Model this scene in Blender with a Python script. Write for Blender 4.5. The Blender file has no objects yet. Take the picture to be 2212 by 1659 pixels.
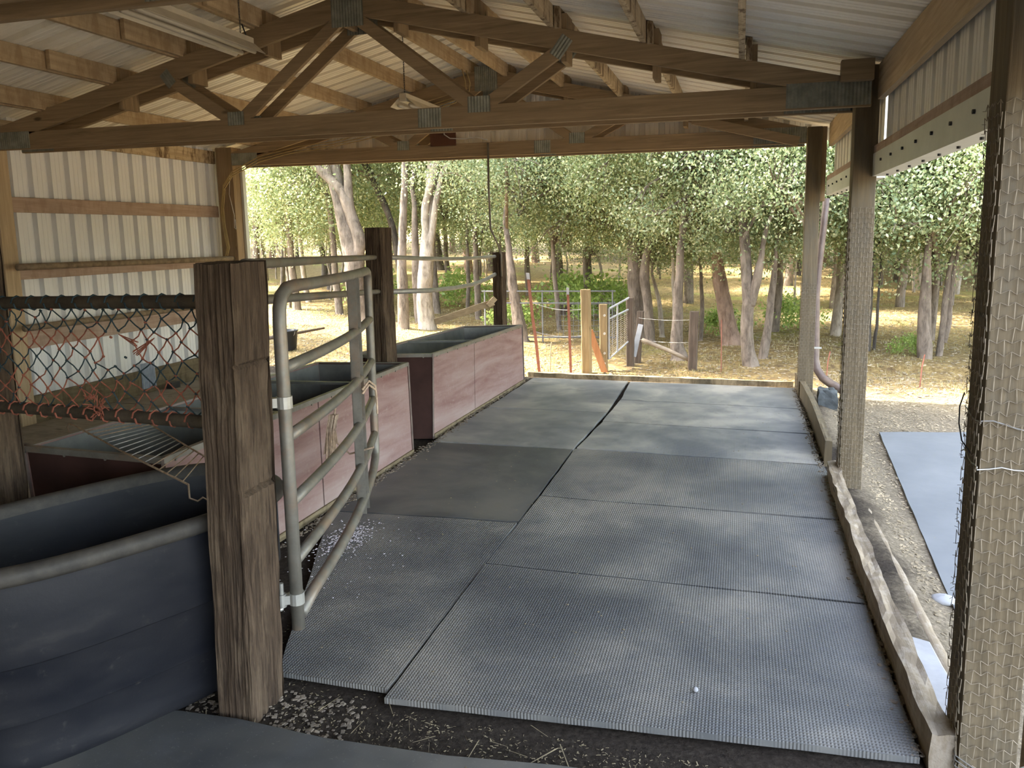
import bpy, math, random
import numpy as np
from mathutils import Vector, Matrix, noise
random.seed(7)
C = bpy.context.scene.collection
SY, SX, HC = 0.0390748, -0.0195487, 1.7      # the barn stands on a gentle slope: rises with y, drops with x

# ------------------------------------------------------------------ camera
sc = bpy.context.scene
cam = bpy.data.cameras.new('camera'); cam.sensor_width = 36.0; cam.lens = 1680.15/2212*36.0
cam.clip_start = 0.02; cam.clip_end = 400
co = bpy.data.objects.new('camera', cam); C.objects.link(co); sc.camera = co
R = ((0.96020494, 0.27866185, -0.01881586), (0.02349566, -0.14772318, -0.98874962), (-0.27830634, 0.94896019, -0.14839187))
M = Matrix(((R[0][0], -R[1][0], -R[2][0], 0), (R[0][1], -R[1][1], -R[2][1], 0), (R[0][2], -R[1][2], -R[2][2], HC), (0, 0, 0, 1)))
co.matrix_world = M

# ------------------------------------------------------------------ sky, sun, exposure
sc.view_settings.view_transform = 'Standard'; sc.view_settings.look = 'None'
sc.view_settings.gamma = 1.0; sc.view_settings.use_curve_mapping = False
sc.view_settings.exposure = 2.5
world = bpy.data.worlds.new('sky'); sc.world = world; world.use_nodes = True
wn = world.node_tree.nodes; wl = world.node_tree.links
for n in list(wn): wn.remove(n)
sky = wn.new('ShaderNodeTexSky'); sky.sky_type = 'NISHITA'; sky.sun_disc = False
SUN_EL, SUN_AZ = math.radians(52), math.radians(-92)     # azimuth from +Y towards +X: the sun stands to the left
sky.sun_elevation = SUN_EL; sky.sun_rotation = SUN_AZ; sky.air_density = 1.0; sky.dust_density = 2.0; sky.ozone_density = 1.0
bg = wn.new('ShaderNodeBackground'); bg.inputs['Strength'].default_value = 0.48
wo = wn.new('ShaderNodeOutputWorld')
hsv = wn.new('ShaderNodeHueSaturation'); hsv.inputs['Saturation'].default_value = 0.60   # hazy summer sky
wl.new(sky.outputs[0], hsv.inputs['Color']); wl.new(hsv.outputs[0], bg.inputs[0]); wl.new(bg.outputs[0], wo.inputs[0])
sl = bpy.data.lights.new('sun', 'SUN'); sl.energy = 7.6; sl.angle = math.radians(0.6); sl.color = (1.0, 0.93, 0.80)
so = bpy.data.objects.new('sun', sl); C.objects.link(so)
sd = Vector((math.sin(SUN_AZ)*math.cos(SUN_EL), math.cos(SUN_AZ)*math.cos(SUN_EL), math.sin(SUN_EL)))
so.rotation_euler = sd.to_track_quat('Z', 'Y').to_euler(); so.location = (-20, 0, 20)

# ------------------------------------------------------------------ helpers
def W(p): return Vector((p[0], p[1], p[2] + SY*p[1] + SX*p[0]))
def nz(x, y, z=0.0): return noise.noise(Vector((x, y, z)))

def wloc(o):
    v = o.location.copy()
    while o.parent: o = o.parent; v = v + o.location
    return v
class MB:
    def __init__(s): s.v = []; s.f = []
    def add(s, vs, fs):
        b = len(s.v); s.v += [tuple(v) for v in vs]; s.f += [tuple(i+b for i in f) for f in fs]
    def box(s, x0, x1, y0, y1, z0, z1):
        s.hexa([(x0,y0,z0),(x1,y0,z0),(x1,y1,z0),(x0,y1,z0),(x0,y0,z1),(x1,y0,z1),(x1,y1,z1),(x0,y1,z1)])
    def hexa(s, v):
        s.add(v, [(0,3,2,1),(4,5,6,7),(0,1,5,4),(1,2,6,5),(2,3,7,6),(3,0,4,7)])
    def beam(s, p, q, w, h, side=None, anchor=0.5):
        """w = thickness along side, h = depth across; anchor: where p-q runs within h (0 bottom .. 1 top)"""
        p = Vector(p); q = Vector(q); d = (q-p).normalized()
        sd_ = Vector(side) if side else d.cross(Vector((0,0,1))).normalized()
        up = sd_.cross(d).normalized()
        if up.z < 0: up = -up
        a = -h*anchor; b = h*(1-anchor)
        def c(o, i, j): return o + sd_*(w/2*i) + up*j
        s.hexa([c(p,-1,a),c(p,1,a),c(q,1,a),c(q,-1,a),c(p,-1,b),c(p,1,b),c(q,1,b),c(q,-1,b)])
    def tube(s, pts, r, n=8, cap=True):
        pts = [Vector(p) for p in pts]; m = len(pts)
        rs = r if isinstance(r, (list, tuple)) else [r]*m
        ref = None; rings = []
        for i, p in enumerate(pts):
            d = (pts[min(i+1,m-1)] - pts[max(i-1,0)])
            if d.length < 1e-9: d = Vector((0,0,1))
            d.normalize()
            if ref is None:
                ref = d.cross(Vector((0,0,1)) if abs(d.z) < .9 else Vector((1,0,0))).normalized()
            ref = (ref - d*ref.dot(d)).normalized(); b = d.cross(ref)
            rings.append([p + (ref*math.cos(2*math.pi*k/n) + b*math.sin(2*math.pi*k/n))*rs[i] for k in range(n)])
        vs = [v for g in rings for v in g]; fs = []
        for i in range(m-1):
            for k in range(n):
                k2 = (k+1) % n
                fs.append((i*n+k, i*n+k2, (i+1)*n+k2, (i+1)*n+k))
        if cap: fs += [tuple(range(n-1,-1,-1)), tuple((m-1)*n+k for k in range(n))]
        s.add(vs, fs)
    def prism(s, poly, z0, z1):
        n = len(poly)
        s.add([(x,y,z0) for x,y in poly] + [(x,y,z1) for x,y in poly],
              [tuple(range(n-1,-1,-1)), tuple(range(n,2*n))] + [(i,(i+1)%n,n+(i+1)%n,n+i) for i in range(n)])
    def build(s, name, mat, parent=None, smooth=False, bevel=0, origin=None, world=True):
        vs = [W(v) for v in s.v] if world else [Vector(v) for v in s.v]
        if parent is not None and origin is None: org = wloc(parent)
        elif origin is not None: org = W(origin) if world else Vector(origin)
        else:
            xs = [v.x for v in vs]; ys = [v.y for v in vs]; zs = [v.z for v in vs]
            org = Vector(((min(xs)+max(xs))/2, (min(ys)+max(ys))/2, min(zs)))
        me = bpy.data.meshes.new(name); me.from_pydata([v-org for v in vs], [], s.f); me.update()
        if smooth: me.polygons.foreach_set('use_smooth', [True]*len(me.polygons))
        o = bpy.data.objects.new(name, me); C.objects.link(o)
        if mat: me.materials.append(mat)
        if parent is not None: o.parent = parent; o.location = org - wloc(parent)
        else: o.location = org
        if bevel:
            b = o.modifiers.new('bevel', 'BEVEL'); b.width = bevel; b.segments = 2; b.limit_method = 'ANGLE'
        return o

def tag(o, label=None, cat=None, group=None, kind=None):
    if label: o['label'] = label
    if cat: o['category'] = cat
    if group: o['group'] = group
    if kind: o['kind'] = kind
    return o
def thing(name, loc, label, cat, group=None, world=True):
    o = bpy.data.objects.new(name, None); C.objects.link(o); o.empty_display_size = .1
    o.location = W(loc) if world else Vector(loc)
    return tag(o, label, cat, group)
def rawmesh(name, verts, faces, mat, parent=None, loc=(0,0,0)):
    me = bpy.data.meshes.new(name); me.from_pydata(verts, [], faces); me.update(); me.materials.append(mat)
    o = bpy.data.objects.new(name, me); C.objects.link(o); o.location = loc
    if parent is not None: o.parent = parent
    return o

# ------------------------------------------------------------------ materials
class NT:
    def __init__(s, name, rough=.7, spec=.3, metal=0):
        s.m = bpy.data.materials.new(name); s.m.use_nodes = True
        s.n = s.m.node_tree.nodes; s.l = s.m.node_tree.links
        s.p = s.n['Principled BSDF']; s.p.inputs['Roughness'].default_value = rough
        s.p.inputs['Specular IOR Level'].default_value = spec; s.p.inputs['Metallic'].default_value = metal
        s.tc = s.n.new('ShaderNodeTexCoord')
    def coord(s, scale=(1,1,1), geo=False, rot=(0,0,0)):
        mp = s.n.new('ShaderNodeMapping'); mp.inputs['Scale'].default_value = scale; mp.inputs['Rotation'].default_value = rot
        if geo:
            g = s.n.new('ShaderNodeNewGeometry'); s.l.new(g.outputs['Position'], mp.inputs[0])
        else: s.l.new(s.tc.outputs['Object'], mp.inputs[0])
        return mp.outputs[0]
    def noise(s, vec, scale=5, detail=4, rough=.55, dist=0):
        t = s.n.new('ShaderNodeTexNoise'); t.inputs['Scale'].default_value = scale; t.inputs['Detail'].default_value = detail
        t.inputs['Roughness'].default_value = rough; t.inputs['Distortion'].default_value = dist
        s.l.new(vec, t.inputs['Vector']); return t.outputs['Fac']
    def ramp(s, fac, stops):
        r = s.n.new('ShaderNodeValToRGB'); e = r.color_ramp.elements
        while len(e) < len(stops): e.new(.5)
        for i, (p, c) in enumerate(stops): e[i].position = p; e[i].color = (*c, 1) if len(c) == 3 else c
        s.l.new(fac, r.inputs[0]); return r.outputs[0]
    def mix(s, a, b, fac, mode='MIX'):
        x = s.n.new('ShaderNodeMix'); x.data_type = 'RGBA'; x.blend_type = mode
        for v, i in ((fac, 0), (a, 6), (b, 7)):
            if isinstance(v, (int, float)): x.inputs[i].default_value = v
            elif isinstance(v, tuple): x.inputs[i].default_value = (*v, 1)
            else: s.l.new(v, x.inputs[i])
        return x.outputs[2]
    def math(s, op, a, b=0.0):
        x = s.n.new('ShaderNodeMath'); x.operation = op
        for v, i in ((a, 0), (b, 1)):
            if isinstance(v, (int, float)): x.inputs[i].default_value = v
            else: s.l.new(v, x.inputs[i])
        return x.outputs[0]
    def color(s, c):
        if isinstance(c, tuple): s.p.inputs['Base Color'].default_value = (*c, 1)
        else: s.l.new(c, s.p.inputs['Base Color'])
    def bump(s, h, strength=.4, dist=.01):
        b = s.n.new('ShaderNodeBump'); b.inputs['Strength'].default_value = strength; b.inputs['Distance'].default_value = dist
        s.l.new(h, b.inputs['Height']); s.l.new(b.outputs[0], s.p.inputs['Normal'])
    def random(s):
        o = s.n.new('ShaderNodeObjectInfo'); return o.outputs['Random']
BLK, WHT = (0,0,0), (1,1,1)

def wood(name, dark, light, axis='y', rough=.75, stain=None, stain_amt=.5, fine=1.0, bump=.35, knots=True, bdist=.004):
    t = NT(name, rough, .2)
    st = {'x': (1.2, 22, 22), 'y': (22, 1.2, 22), 'z': (22, 22, 1.2)}[axis]
    v = t.coord(tuple(a*fine for a in st))
    g = t.noise(v, 1.6, 6, .65, .6)
    c = t.ramp(g, [(.28, dark), (.72, light)])
    big = t.noise(t.coord((1,1,1)), 2.2, 3)
    c = t.mix(c, tuple(x*.72 for x in light), t.ramp(big, [(.45, BLK), (.75, (.8,.8,.8))]))
    if knots:
        k = t.n.new('ShaderNodeTexVoronoi'); k.inputs['Scale'].default_value = 2.6; t.l.new(t.coord({'x': (.55,1.5,1.5), 'y': (1.5,.55,1.5), 'z': (1.5,1.5,.55)}[axis]), k.inputs['Vector'])
        c = t.mix(c, tuple(x*.35 for x in dark), t.ramp(k.outputs['Distance'], [(.035, (.85,.85,.85)), (.075, BLK)]))
    if stain:
        s2 = t.noise(t.coord({'x': (3,3,14), 'y': (14,9,3), 'z': (7,7,2)}[axis]), 1.4, 5, .7)
        c = t.mix(c, stain, t.ramp(s2, [(.48, BLK), (.62, (stain_amt,)*3)]))
    t.color(c); t.bump(g, bump, bdist); return t.m

MT = {}
for a in 'xyz':
    MT['truss_'+a] = wood('truss_lumber_'+a, (.18,.125,.068), (.36,.255,.148), a)
    MT['lumber_'+a] = wood('pale_lumber_'+a, (.34,.25,.15), (.56,.43,.28), a)
    MT['grey_wood_'+a] = wood('weathered_grey_wood_'+a, (.20,.16,.12), (.42,.35,.27), a, bump=.7)
MT['purlin'] = wood('purlin_lumber', (.33,.235,.135), (.55,.42,.26), 'y', stain=(.22,.13,.06), stain_amt=.45)
MT['purlin_stained'] = wood('water_stained_purlin', (.36,.27,.16), (.58,.46,.30), 'y', stain=(.10,.058,.027), stain_amt=.9)
MT['girt'] = wood('reddish_girt', (.30,.205,.155), (.46,.345,.27), 'y', stain=(.22,.14,.10), stain_amt=.4)
MT['post'] = wood('weathered_post', (.085,.064,.038), (.19,.145,.088), 'z', stain=(.11,.095,.07), stain_amt=.5, bump=.6)
MT['tie'] = wood('old_railroad_tie', (.014,.009,.006), (.11,.074,.048), 'z', rough=.9, fine=2.6, stain=(.16,.115,.075), stain_amt=.45, bump=1.0, knots=False, bdist=.012)
MT['sill'] = wood('muddy_sill_board', (.12,.09,.055), (.24,.19,.115), 'y', stain=(.08,.06,.035), stain_amt=.6, bump=.7)
MT['log'] = wood('split_log', (.13,.095,.06), (.30,.235,.16), 'y', bump=1.0, stain=(.36,.31,.25), stain_amt=.5)
MT['fence_pale'] = wood('pale_fence_post', (.19,.13,.065), (.33,.24,.13), 'z', bump=1.0)  # light brown wood of the two paler posts
MT['plank_orange'] = wood('orange_plank', (.22,.09,.035), (.36,.17,.075), 'z')
MT['fence_dark'] = wood('dark_fence_post', (.055,.04,.03), (.14,.105,.08), 'z', bump=.8)

def panel_mat(name, base, dirt, amt):
    t = NT(name, .42, .4)
    n1 = t.noise(t.coord((.8,.8,.8)), 1.5, 5, .6)
    n2 = t.noise(t.coord((6,6,.7)), 2.0, 4, .6)
    c = t.mix(base, dirt, t.ramp(n1, [(.35, BLK), (.75, (amt,)*3)]))
    c = t.mix(c, tuple(x*.8 for x in dirt), t.ramp(n2, [(.55, BLK), (.8, (amt*.6,)*3)]))
    t.color(c); return t.m
MT['roof'] = panel_mat('roof_panel_underside', (.92,.875,.77), (.80,.71,.56), .5)
MT['wall_panel'] = panel_mat('wall_panel_inside', (.76,.76,.765), (.66,.62,.54), .35)
MT['gable_panel'] = panel_mat('gable_panel_inside', (.82,.80,.74), (.68,.61,.50), .45)

def metal(name, c1, c2, rough=.5, met=.7, scale=8, bump=.05, rust=None, rust_amt=.4):
    t = NT(name, rough, .4, met)
    n1 = t.noise(t.coord(), scale, 5, .65)
    c = t.ramp(n1, [(.35, c1), (.68, c2)])
    if rust:
        n2 = t.noise(t.coord(), scale*.55, 6, .7)
        c = t.mix(c, rust, t.ramp(n2, [(.50, BLK), (.66, (rust_amt,)*3)]))
    t.color(c); t.bump(n1, bump, .01); return t.m
MT['galv'] = metal('galvanised_pipe', (.13,.12,.10), (.215,.198,.168), .45, .35, rust=(.25,.15,.09), rust_amt=.5)
MT['galv_bright'] = metal('bright_galvanised_pipe', (.24,.235,.215), (.34,.325,.30), .4, .35)
MT['gusset'] = metal('galvanised_gusset', (.19,.19,.15), (.30,.30,.245), .6, .35, 14)
MT['trim_metal'] = metal('pale_trim_metal', (.55,.56,.50), (.66,.67,.60), .5, .1, 3)
MT['zinc'] = metal('zinc_hardware', (.30,.29,.265), (.42,.41,.37), .4, .5)
MT['rail_dirty'] = metal('dirty_pipe', (.13,.095,.06), (.27,.20,.13), .75, .1, 14, .3)
MT['net_pipe'] = metal('muddy_brown_pipe', (.030,.022,.013), (.07,.052,.032), .9, 0, 14, .3)
MT['rust_wire'] = metal('rusty_wire', (.20,.13,.08), (.38,.28,.19), .6, .4, 30)
MT['bright_wire'] = metal('bright_wire', (.26,.25,.23), (.42,.40,.37), .4, .6, 30)
MT['mesh_wire'] = metal('chicken_wire_metal', (.20,.16,.11), (.34,.28,.20), .7, .3, 30)
MT['black_metal'] = metal('black_painted_metal', (.02,.02,.022), (.05,.05,.05), .5, .2)
MT['tin'] = metal('feeder_lining_tin', (.09,.092,.09), (.17,.17,.16), .5, .4, 3, .05)
MT['brown_metal'] = metal('brown_downspout_metal', (.10,.07,.06), (.17,.125,.10), .5, .2)
MT['red_metal'] = metal('red_painted_steel', (.19,.065,.042), (.29,.12,.08), .7, .1, 12, rust=(.25,.13,.09))
MT['grey_tube'] = metal('grey_gate_tube', (.12,.12,.125), (.19,.19,.195), .5, .2)

def plain(name, c, rough=.6, spec=.3, var=.15, scale=10, bump=.1):
    t = NT(name, rough, spec)
    n = t.noise(t.coord(), scale, 4)
    t.color(t.ramp(n, [(.3, tuple(x*(1-var) for x in c)), (.7, tuple(min(1,x*(1+var)) for x in c))])); t.bump(n, bump, .005)
    return t.m
MT['rope_orange'] = plain('orange_twine', (.24,.085,.055), .8, .1, .4, 40)
MT['rope_teal'] = plain('faded_blue_twine', (.03,.048,.055), .8, .1, .4, 40)
MT['rope_tan'] = plain('frayed_tan_rope', (.42,.31,.22), .9, .1, .3, 60)
MT['cable'] = plain('yellow_cable_jacket', (.36,.26,.11), .5)
MT['cable_white'] = plain('white_cable_jacket', (.50,.47,.42), .5)
MT['white_enamel'] = plain('dusty_white_enamel', (.55,.49,.38), .45, .4, .12, 8)
MT['black_plastic'] = plain('black_plastic', (.03,.032,.036), .45, .4)
MT['brown_board'] = plain('red_brown_board', (.10,.04,.022), .7)
MT['rock'] = plain('dark_rock', (.07,.075,.075), .8, .2, .3, 14, .5)
MT['chip'] = plain('pale_feed_flakes', (.48,.44,.46), .8)
MT['straw'] = plain('dry_straw', (.26,.21,.13), .8)
MT['pebble'] = plain('barn_pebbles', (.16,.13,.10), .9, .2, .4, 9)
MT['litter'] = plain('dry_litter', (.30,.24,.16), .9, .1, .45, 4)
MT['slab'] = plain('pale_weathered_slab', (.32,.315,.32), .8, .2, .12, 9, .4)
MT['scrap'] = plain('blue_white_panel', (.36,.40,.48), .5)
MT['black_rubber'] = plain('black_rubber', (.03,.03,.03), .7)

# red plywood with worn dusty patches
t = NT('red_painted_plywood', .7, .25)
g = t.noise(t.coord((2.0,.35,2.6)), 2.4, 6, .65, .4)
c = t.ramp(g, [(.30, (.165,.082,.072)), (.48, (.235,.15,.135)), (.70, (.30,.225,.205))])
sp = t.noise(t.coord(), 26, 5, .7)
c = t.mix(c, (.30,.24,.21), t.ramp(sp, [(.56, BLK), (.74, (.6,)*3)]))
t.color(c); t.bump(sp, .25, .003); MT['red_ply'] = t.m
MT['dark_ply'] = plain('dark_brown_feeder_end', (.042,.019,.015), .75, .2, .3, 5)
MT['ply_floor'] = wood('grey_plywood_sheet', (.20,.165,.13), (.32,.28,.235), 'x', stain=(.14,.12,.095), stain_amt=.5)
MT['red_floor'] = plain('faded_red_sheet', (.17,.10,.09), .7, .2, .25, 4)

# stock tank plastic: black polyethylene, dusty grey bloom
t = NT('stock_tank_plastic', .48, .4)
a = t.noise(t.coord((1,1,3)), 2.4, 6, .6); b = t.noise(t.coord((1,1,1)), 14, 6, .75)
c = t.ramp(a, [(.3, (.004,.005,.009)), (.6, (.016,.016,.019)), (.82, (.045,.042,.040))])
c = t.mix(c, (.16,.145,.125), t.ramp(b, [(.60, BLK), (.85, (.30,)*3)]))
t.color(c); t.bump(b, .25, .004); MT['tank'] = t.m
t = NT('stock_tank_rim_plastic', .6, .3)
b = t.noise(t.coord(), 10, 6, .7)
t.color(t.ramp(b, [(.3, (.024,.022,.020)), (.7, (.062,.054,.045))])); t.bump(b, .3, .004); MT['tank_rim'] = t.m

# rubber stall mats: fine moulded ribs, grey dust and slate patches
def mat_rubber(name, ribs=1.0, tone=1.0):
    t = NT(name, .58, .45)
    big = t.noise(t.coord((1,1,1), geo=True), 1.35, 4, .55, .3)
    c = t.ramp(big, [(.36, (.065*tone,.067*tone,.072*tone)), (.50, (.115*tone,.113*tone,.108*tone)), (.64, (.21*tone,.193*tone,.168*tone))])
    blot = t.noise(t.coord((1,1,1), geo=True), 4.5, 5, .6)
    c = t.mix(c, (.085,.088,.095), t.ramp(blot, [(.54, BLK), (.74, (.6,)*3)]))
    sp = t.noise(t.coord((1,1,1), geo=True), 90, 3, .7)
    c = t.mix(c, (.30,.28,.25), t.ramp(sp, [(.62, BLK), (.80, (.5,)*3)]))
    if ribs:
        wx = t.n.new('ShaderNodeTexWave'); wx.bands_direction = 'X'; wx.inputs['Scale'].default_value = 26
        wy = t.n.new('ShaderNodeTexWave'); wy.bands_direction = 'Y'; wy.inputs['Scale'].default_value = 20
        v = t.coord((1,1,1), geo=True)
        t.l.new(v, wx.inputs['Vector']); t.l.new(v, wy.inputs['Vector'])
        h = t.math('MULTIPLY', wx.outputs['Fac'], wy.outputs['Fac'])
        c = t.mix(c, (.22,.205,.185), t.math('MULTIPLY', h, .28*ribs))
        t.bump(h, .55*ribs, .006)
    else: t.bump(blot, .1, .006)
    t.color(c); return t.m
MT['mat'] = mat_rubber('ribbed_rubber_mat')
MT['mat_smooth'] = mat_rubber('smooth_rubber_mat', 0, .62)
MT['mat_pale'] = mat_rubber('pale_dusty_rubber_mat', .4, 1.65)
t = NT('blue_grey_outdoor_mat', .6, .4)
n = t.noise(t.coord(), 2.0, 5, .6); t.color(t.ramp(n, [(.3, (.115,.12,.13)), (.7, (.165,.168,.175))])); MT['mat_out'] = t.m

# ground: dark trodden soil under the roof, straw coloured ground outside
t = NT('soil_and_dry_grass', .95, .1)
pos = t.coord((1,1,1), geo=True)
sep = t.n.new('ShaderNodeSeparateXYZ'); t.l.new(pos, sep.inputs[0])
def sstep(v, a, b):
    m = t.n.new('ShaderNodeMapRange'); m.interpolation_type = 'SMOOTHSTEP'; m.inputs[1].default_value = a; m.inputs[2].default_value = b
    t.l.new(v, m.inputs[0]); return m.outputs[0]
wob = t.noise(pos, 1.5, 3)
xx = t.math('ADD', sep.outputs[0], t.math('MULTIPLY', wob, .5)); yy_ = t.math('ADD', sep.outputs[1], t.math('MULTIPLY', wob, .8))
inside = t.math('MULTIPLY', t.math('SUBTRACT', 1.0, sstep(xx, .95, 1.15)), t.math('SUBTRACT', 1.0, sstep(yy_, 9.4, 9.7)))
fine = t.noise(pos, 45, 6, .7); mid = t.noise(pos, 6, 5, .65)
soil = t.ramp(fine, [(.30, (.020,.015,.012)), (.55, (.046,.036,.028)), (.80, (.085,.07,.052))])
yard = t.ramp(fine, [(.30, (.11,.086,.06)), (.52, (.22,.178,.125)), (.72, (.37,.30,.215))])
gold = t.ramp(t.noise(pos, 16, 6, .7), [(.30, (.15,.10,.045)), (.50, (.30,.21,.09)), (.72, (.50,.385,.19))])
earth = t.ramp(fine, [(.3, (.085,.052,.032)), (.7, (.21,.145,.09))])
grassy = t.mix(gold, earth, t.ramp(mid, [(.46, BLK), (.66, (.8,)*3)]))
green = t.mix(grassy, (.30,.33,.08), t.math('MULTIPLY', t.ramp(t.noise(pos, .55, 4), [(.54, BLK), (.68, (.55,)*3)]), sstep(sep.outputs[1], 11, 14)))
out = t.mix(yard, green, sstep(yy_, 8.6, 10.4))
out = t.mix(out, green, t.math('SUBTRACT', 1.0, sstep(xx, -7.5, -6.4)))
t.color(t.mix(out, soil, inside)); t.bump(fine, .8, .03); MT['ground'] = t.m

def bark(name, d, l, sc_=1.0):
    t = NT(name, .9, .1)
    v = t.coord((5*sc_,5*sc_,1.4*sc_))
    a = t.noise(v, 3.2, 7, .7, .5); b = t.noise(t.coord(), 1.6, 4, .6)
    c = t.ramp(a, [(.30, d), (.62, l)])
    c = t.mix(c, tuple(min(1, x*1.45) for x in l), t.ramp(b, [(.48, BLK), (.66, (.75,)*3)]))
    t.color(c); t.bump(a, 1.0, .03); return t.m
MT['bark'] = bark('grey_oak_bark', (.07,.055,.042), (.25,.20,.16))
MT['bark_pale'] = bark('pale_bark', (.16,.13,.10), (.44,.37,.30))  # lighter bark tone
MT['bark_red'] = bark('reddish_pine_bark', (.11,.07,.05), (.29,.20,.15))
MT['bark_dark'] = bark('dark_bark', (.035,.03,.025), (.12,.10,.083))

def leaf(name, stops, trans=.42):
    t = NT(name, .42, .45)
    g = t.n.new('ShaderNodeNewGeometry')
    c = t.ramp(g.outputs['Random Per Island'], stops); t.color(c)
    tr = t.n.new('ShaderNodeBsdfTranslucent'); ms = t.n.new('ShaderNodeMixShader'); ms.inputs[0].default_value = trans
    warm = t.mix(c, (1.0,.97,.55), .35, 'MULTIPLY'); hs = t.mix(warm, (.85,.92,.42), .22)
    t.l.new(hs, tr.inputs[0]); t.l.new(t.p.outputs[0], ms.inputs[1]); t.l.new(tr.outputs[0], ms.inputs[2])
    t.l.new(ms.outputs[0], t.n['Material Output'].inputs[0]); return t.m
MT['leaf'] = leaf('oak_leaves', [(0, (.105,.155,.085)), (.35, (.215,.285,.15)), (.7, (.36,.41,.235)), (1, (.62,.60,.40))])
MT['leaf2'] = leaf('yellow_green_leaves', [(0, (.135,.195,.09)), (.5, (.30,.37,.18)), (1, (.60,.58,.36))])
MT['grass'] = leaf('dry_grass_blades', [(0, (.16,.12,.05)), (.6, (.29,.22,.10)), (1, (.42,.36,.19))], .3)
MT['shrub'] = leaf('green_shrub_leaves', [(0, (.14,.24,.05)), (1, (.40,.50,.14))])

# ================================================================== the setting
def ground_z(x, y):
    ins = (1-min(1,max(0,(x-.80)/.25))) * (1-min(1,max(0,(y-9.15)/.3))) * min(1,max(0,(x+6.9)/.4))
    z = -.035*ins + -.12*(1-ins)
    if y > 15: z += .0072*(y-15)**1.25
    if y > 26: z += .0012*(y-26)**2
    amp = .006 if ins > .5 else .022
    z += amp*(nz(x*1.7, y*1.7) + .6*nz(x*5, y*5, 3)) + (.10*nz(x*.25, y*.25, 9) if y > 11 or x > 4 or x < -9 else 0)
    return z
def axis(parts):
    a = []
    for s, e, n in parts: a += list(np.linspace(s, e, n, endpoint=False))
    return a + [parts[-1][1]]
gx = axis([(-70,-20,14),(-20,-7.5,26),(-7.5,3.5,110),(3.5,12,20),(12,60,14)])
gy = axis([(-25,-2,12),(-2,1,12),(1,13,120),(13,30,60),(30,90,30)])
vs = [tuple(W((x, y, ground_z(x,y)))) for y in gy for x in gx]; nx_ = len(gx)
fs = [(j*nx_+i, j*nx_+i+1, (j+1)*nx_+i+1, (j+1)*nx_+i) for j in range(len(gy)-1) for i in range(nx_-1)]
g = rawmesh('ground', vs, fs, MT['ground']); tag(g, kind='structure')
g.data.polygons.foreach_set('use_smooth', [True]*len(g.data.polygons))

XR, ZR, SL = -2.81, 3.58, .235
def roof_z(x): return ZR - SL*abs(x-XR)
def ribbed(mb, u0, u1, v0, v1, place, pitch=.2125, phase=0.0, depth=.050):
    prof = [(0,0),(.008,depth),(.064,depth),(.072,0),(.112,0),(.116,.004),(.122,.004),(.126,0),(.160,0),(.164,.004),(.170,.004),(.174,0)]
    us = []; k = math.floor((u0-phase)/pitch)-1
    while phase + k*pitch < u1:
        for a, o in prof:
            u = phase + k*pitch + a
            if u0 < u < u1: us.append((u, o))
        k += 1
    us = [(u0, 0)] + us + [(u1, 0)]
    b = len(mb.v)
    for u, o in us:
        a0 = v0(u) if callable(v0) else v0; a1 = v1(u) if callable(v1) else v1
        mb.v += [place(u, a0, o), place(u, a1, o)]
    mb.f += [(b+2*i, b+2*i+2, b+2*i+3, b+2*i+1) for i in range(len(us)-1)]

mb = MB()
ribbed(mb, -6.5, 8.98, -6.5, XR+.02, lambda u,v,o: (v, u, roof_z(v)+o), phase=.05)  # both slopes run on unseen behind the camera, added to darken the near end
ribbed(mb, -6.5, 8.98, XR-.02, 1.02, lambda u,v,o: (v, u, roof_z(v)+o), phase=.05)
tag(mb.build('ceiling', MT['roof']), kind='structure')
mb = MB(); mb.hexa([(XR-.15,-6.5,ZR+.0),(XR+.15,-6.5,ZR+.0),(XR+.15,8.98,ZR+.0),(XR-.15,8.98,ZR+.0),(XR-.15,-6.5,ZR+.06),(XR+.15,-6.5,ZR+.06),(XR+.15,8.98,ZR+.06),(XR-.15,8.98,ZR+.06)])
tag(mb.build('trim_1', MT['roof']), kind='structure')
mb = MB(); ribbed(mb, -6.4, 8.66, .16, lambda u: roof_z(-6.3)+.055, lambda u,v,o: (-6.3-o, u, v), phase=5.80)  # stretch behind the camera is unseen, added to hold back light
tag(mb.build('wall_left', MT['wall_panel']), kind='structure')
mb = MB()
for a, b in ((2.80, 5.58), (5.66, 8.52)):
    ribbed(mb, a, b, 2.10, roof_z(.87)+.055, lambda u,v,o: (.87+o, u, v), phase=2.8)
ribbed(mb, -6.4, 2.52, 2.10, roof_z(.87)+.055, lambda u,v,o: (.87+o, u, v), phase=2.8)  # unseen fascia beside and behind the camera, added with the longer roof
tag(mb.build('wall_right', MT['gable_panel']), kind='structure')
mb = MB(); ribbed(mb, -6.25, .85, 2.60, lambda u: roof_z(u)+.055, lambda u,v,o: (u, 8.84+o, v), phase=-6.2)
tag(mb.build('wall_far', MT['gable_panel']), kind='structure')
mb = MB(); ribbed(mb, -6.25, .85, -.10, lambda u: roof_z(u)+.055, lambda u,v,o: (u, -6.4-o, v), phase=-6.2)
tag(mb.build('wall_near_added', MT['gable_panel']), kind='structure')  # unseen end wall behind the camera, added to shut out light there

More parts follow.
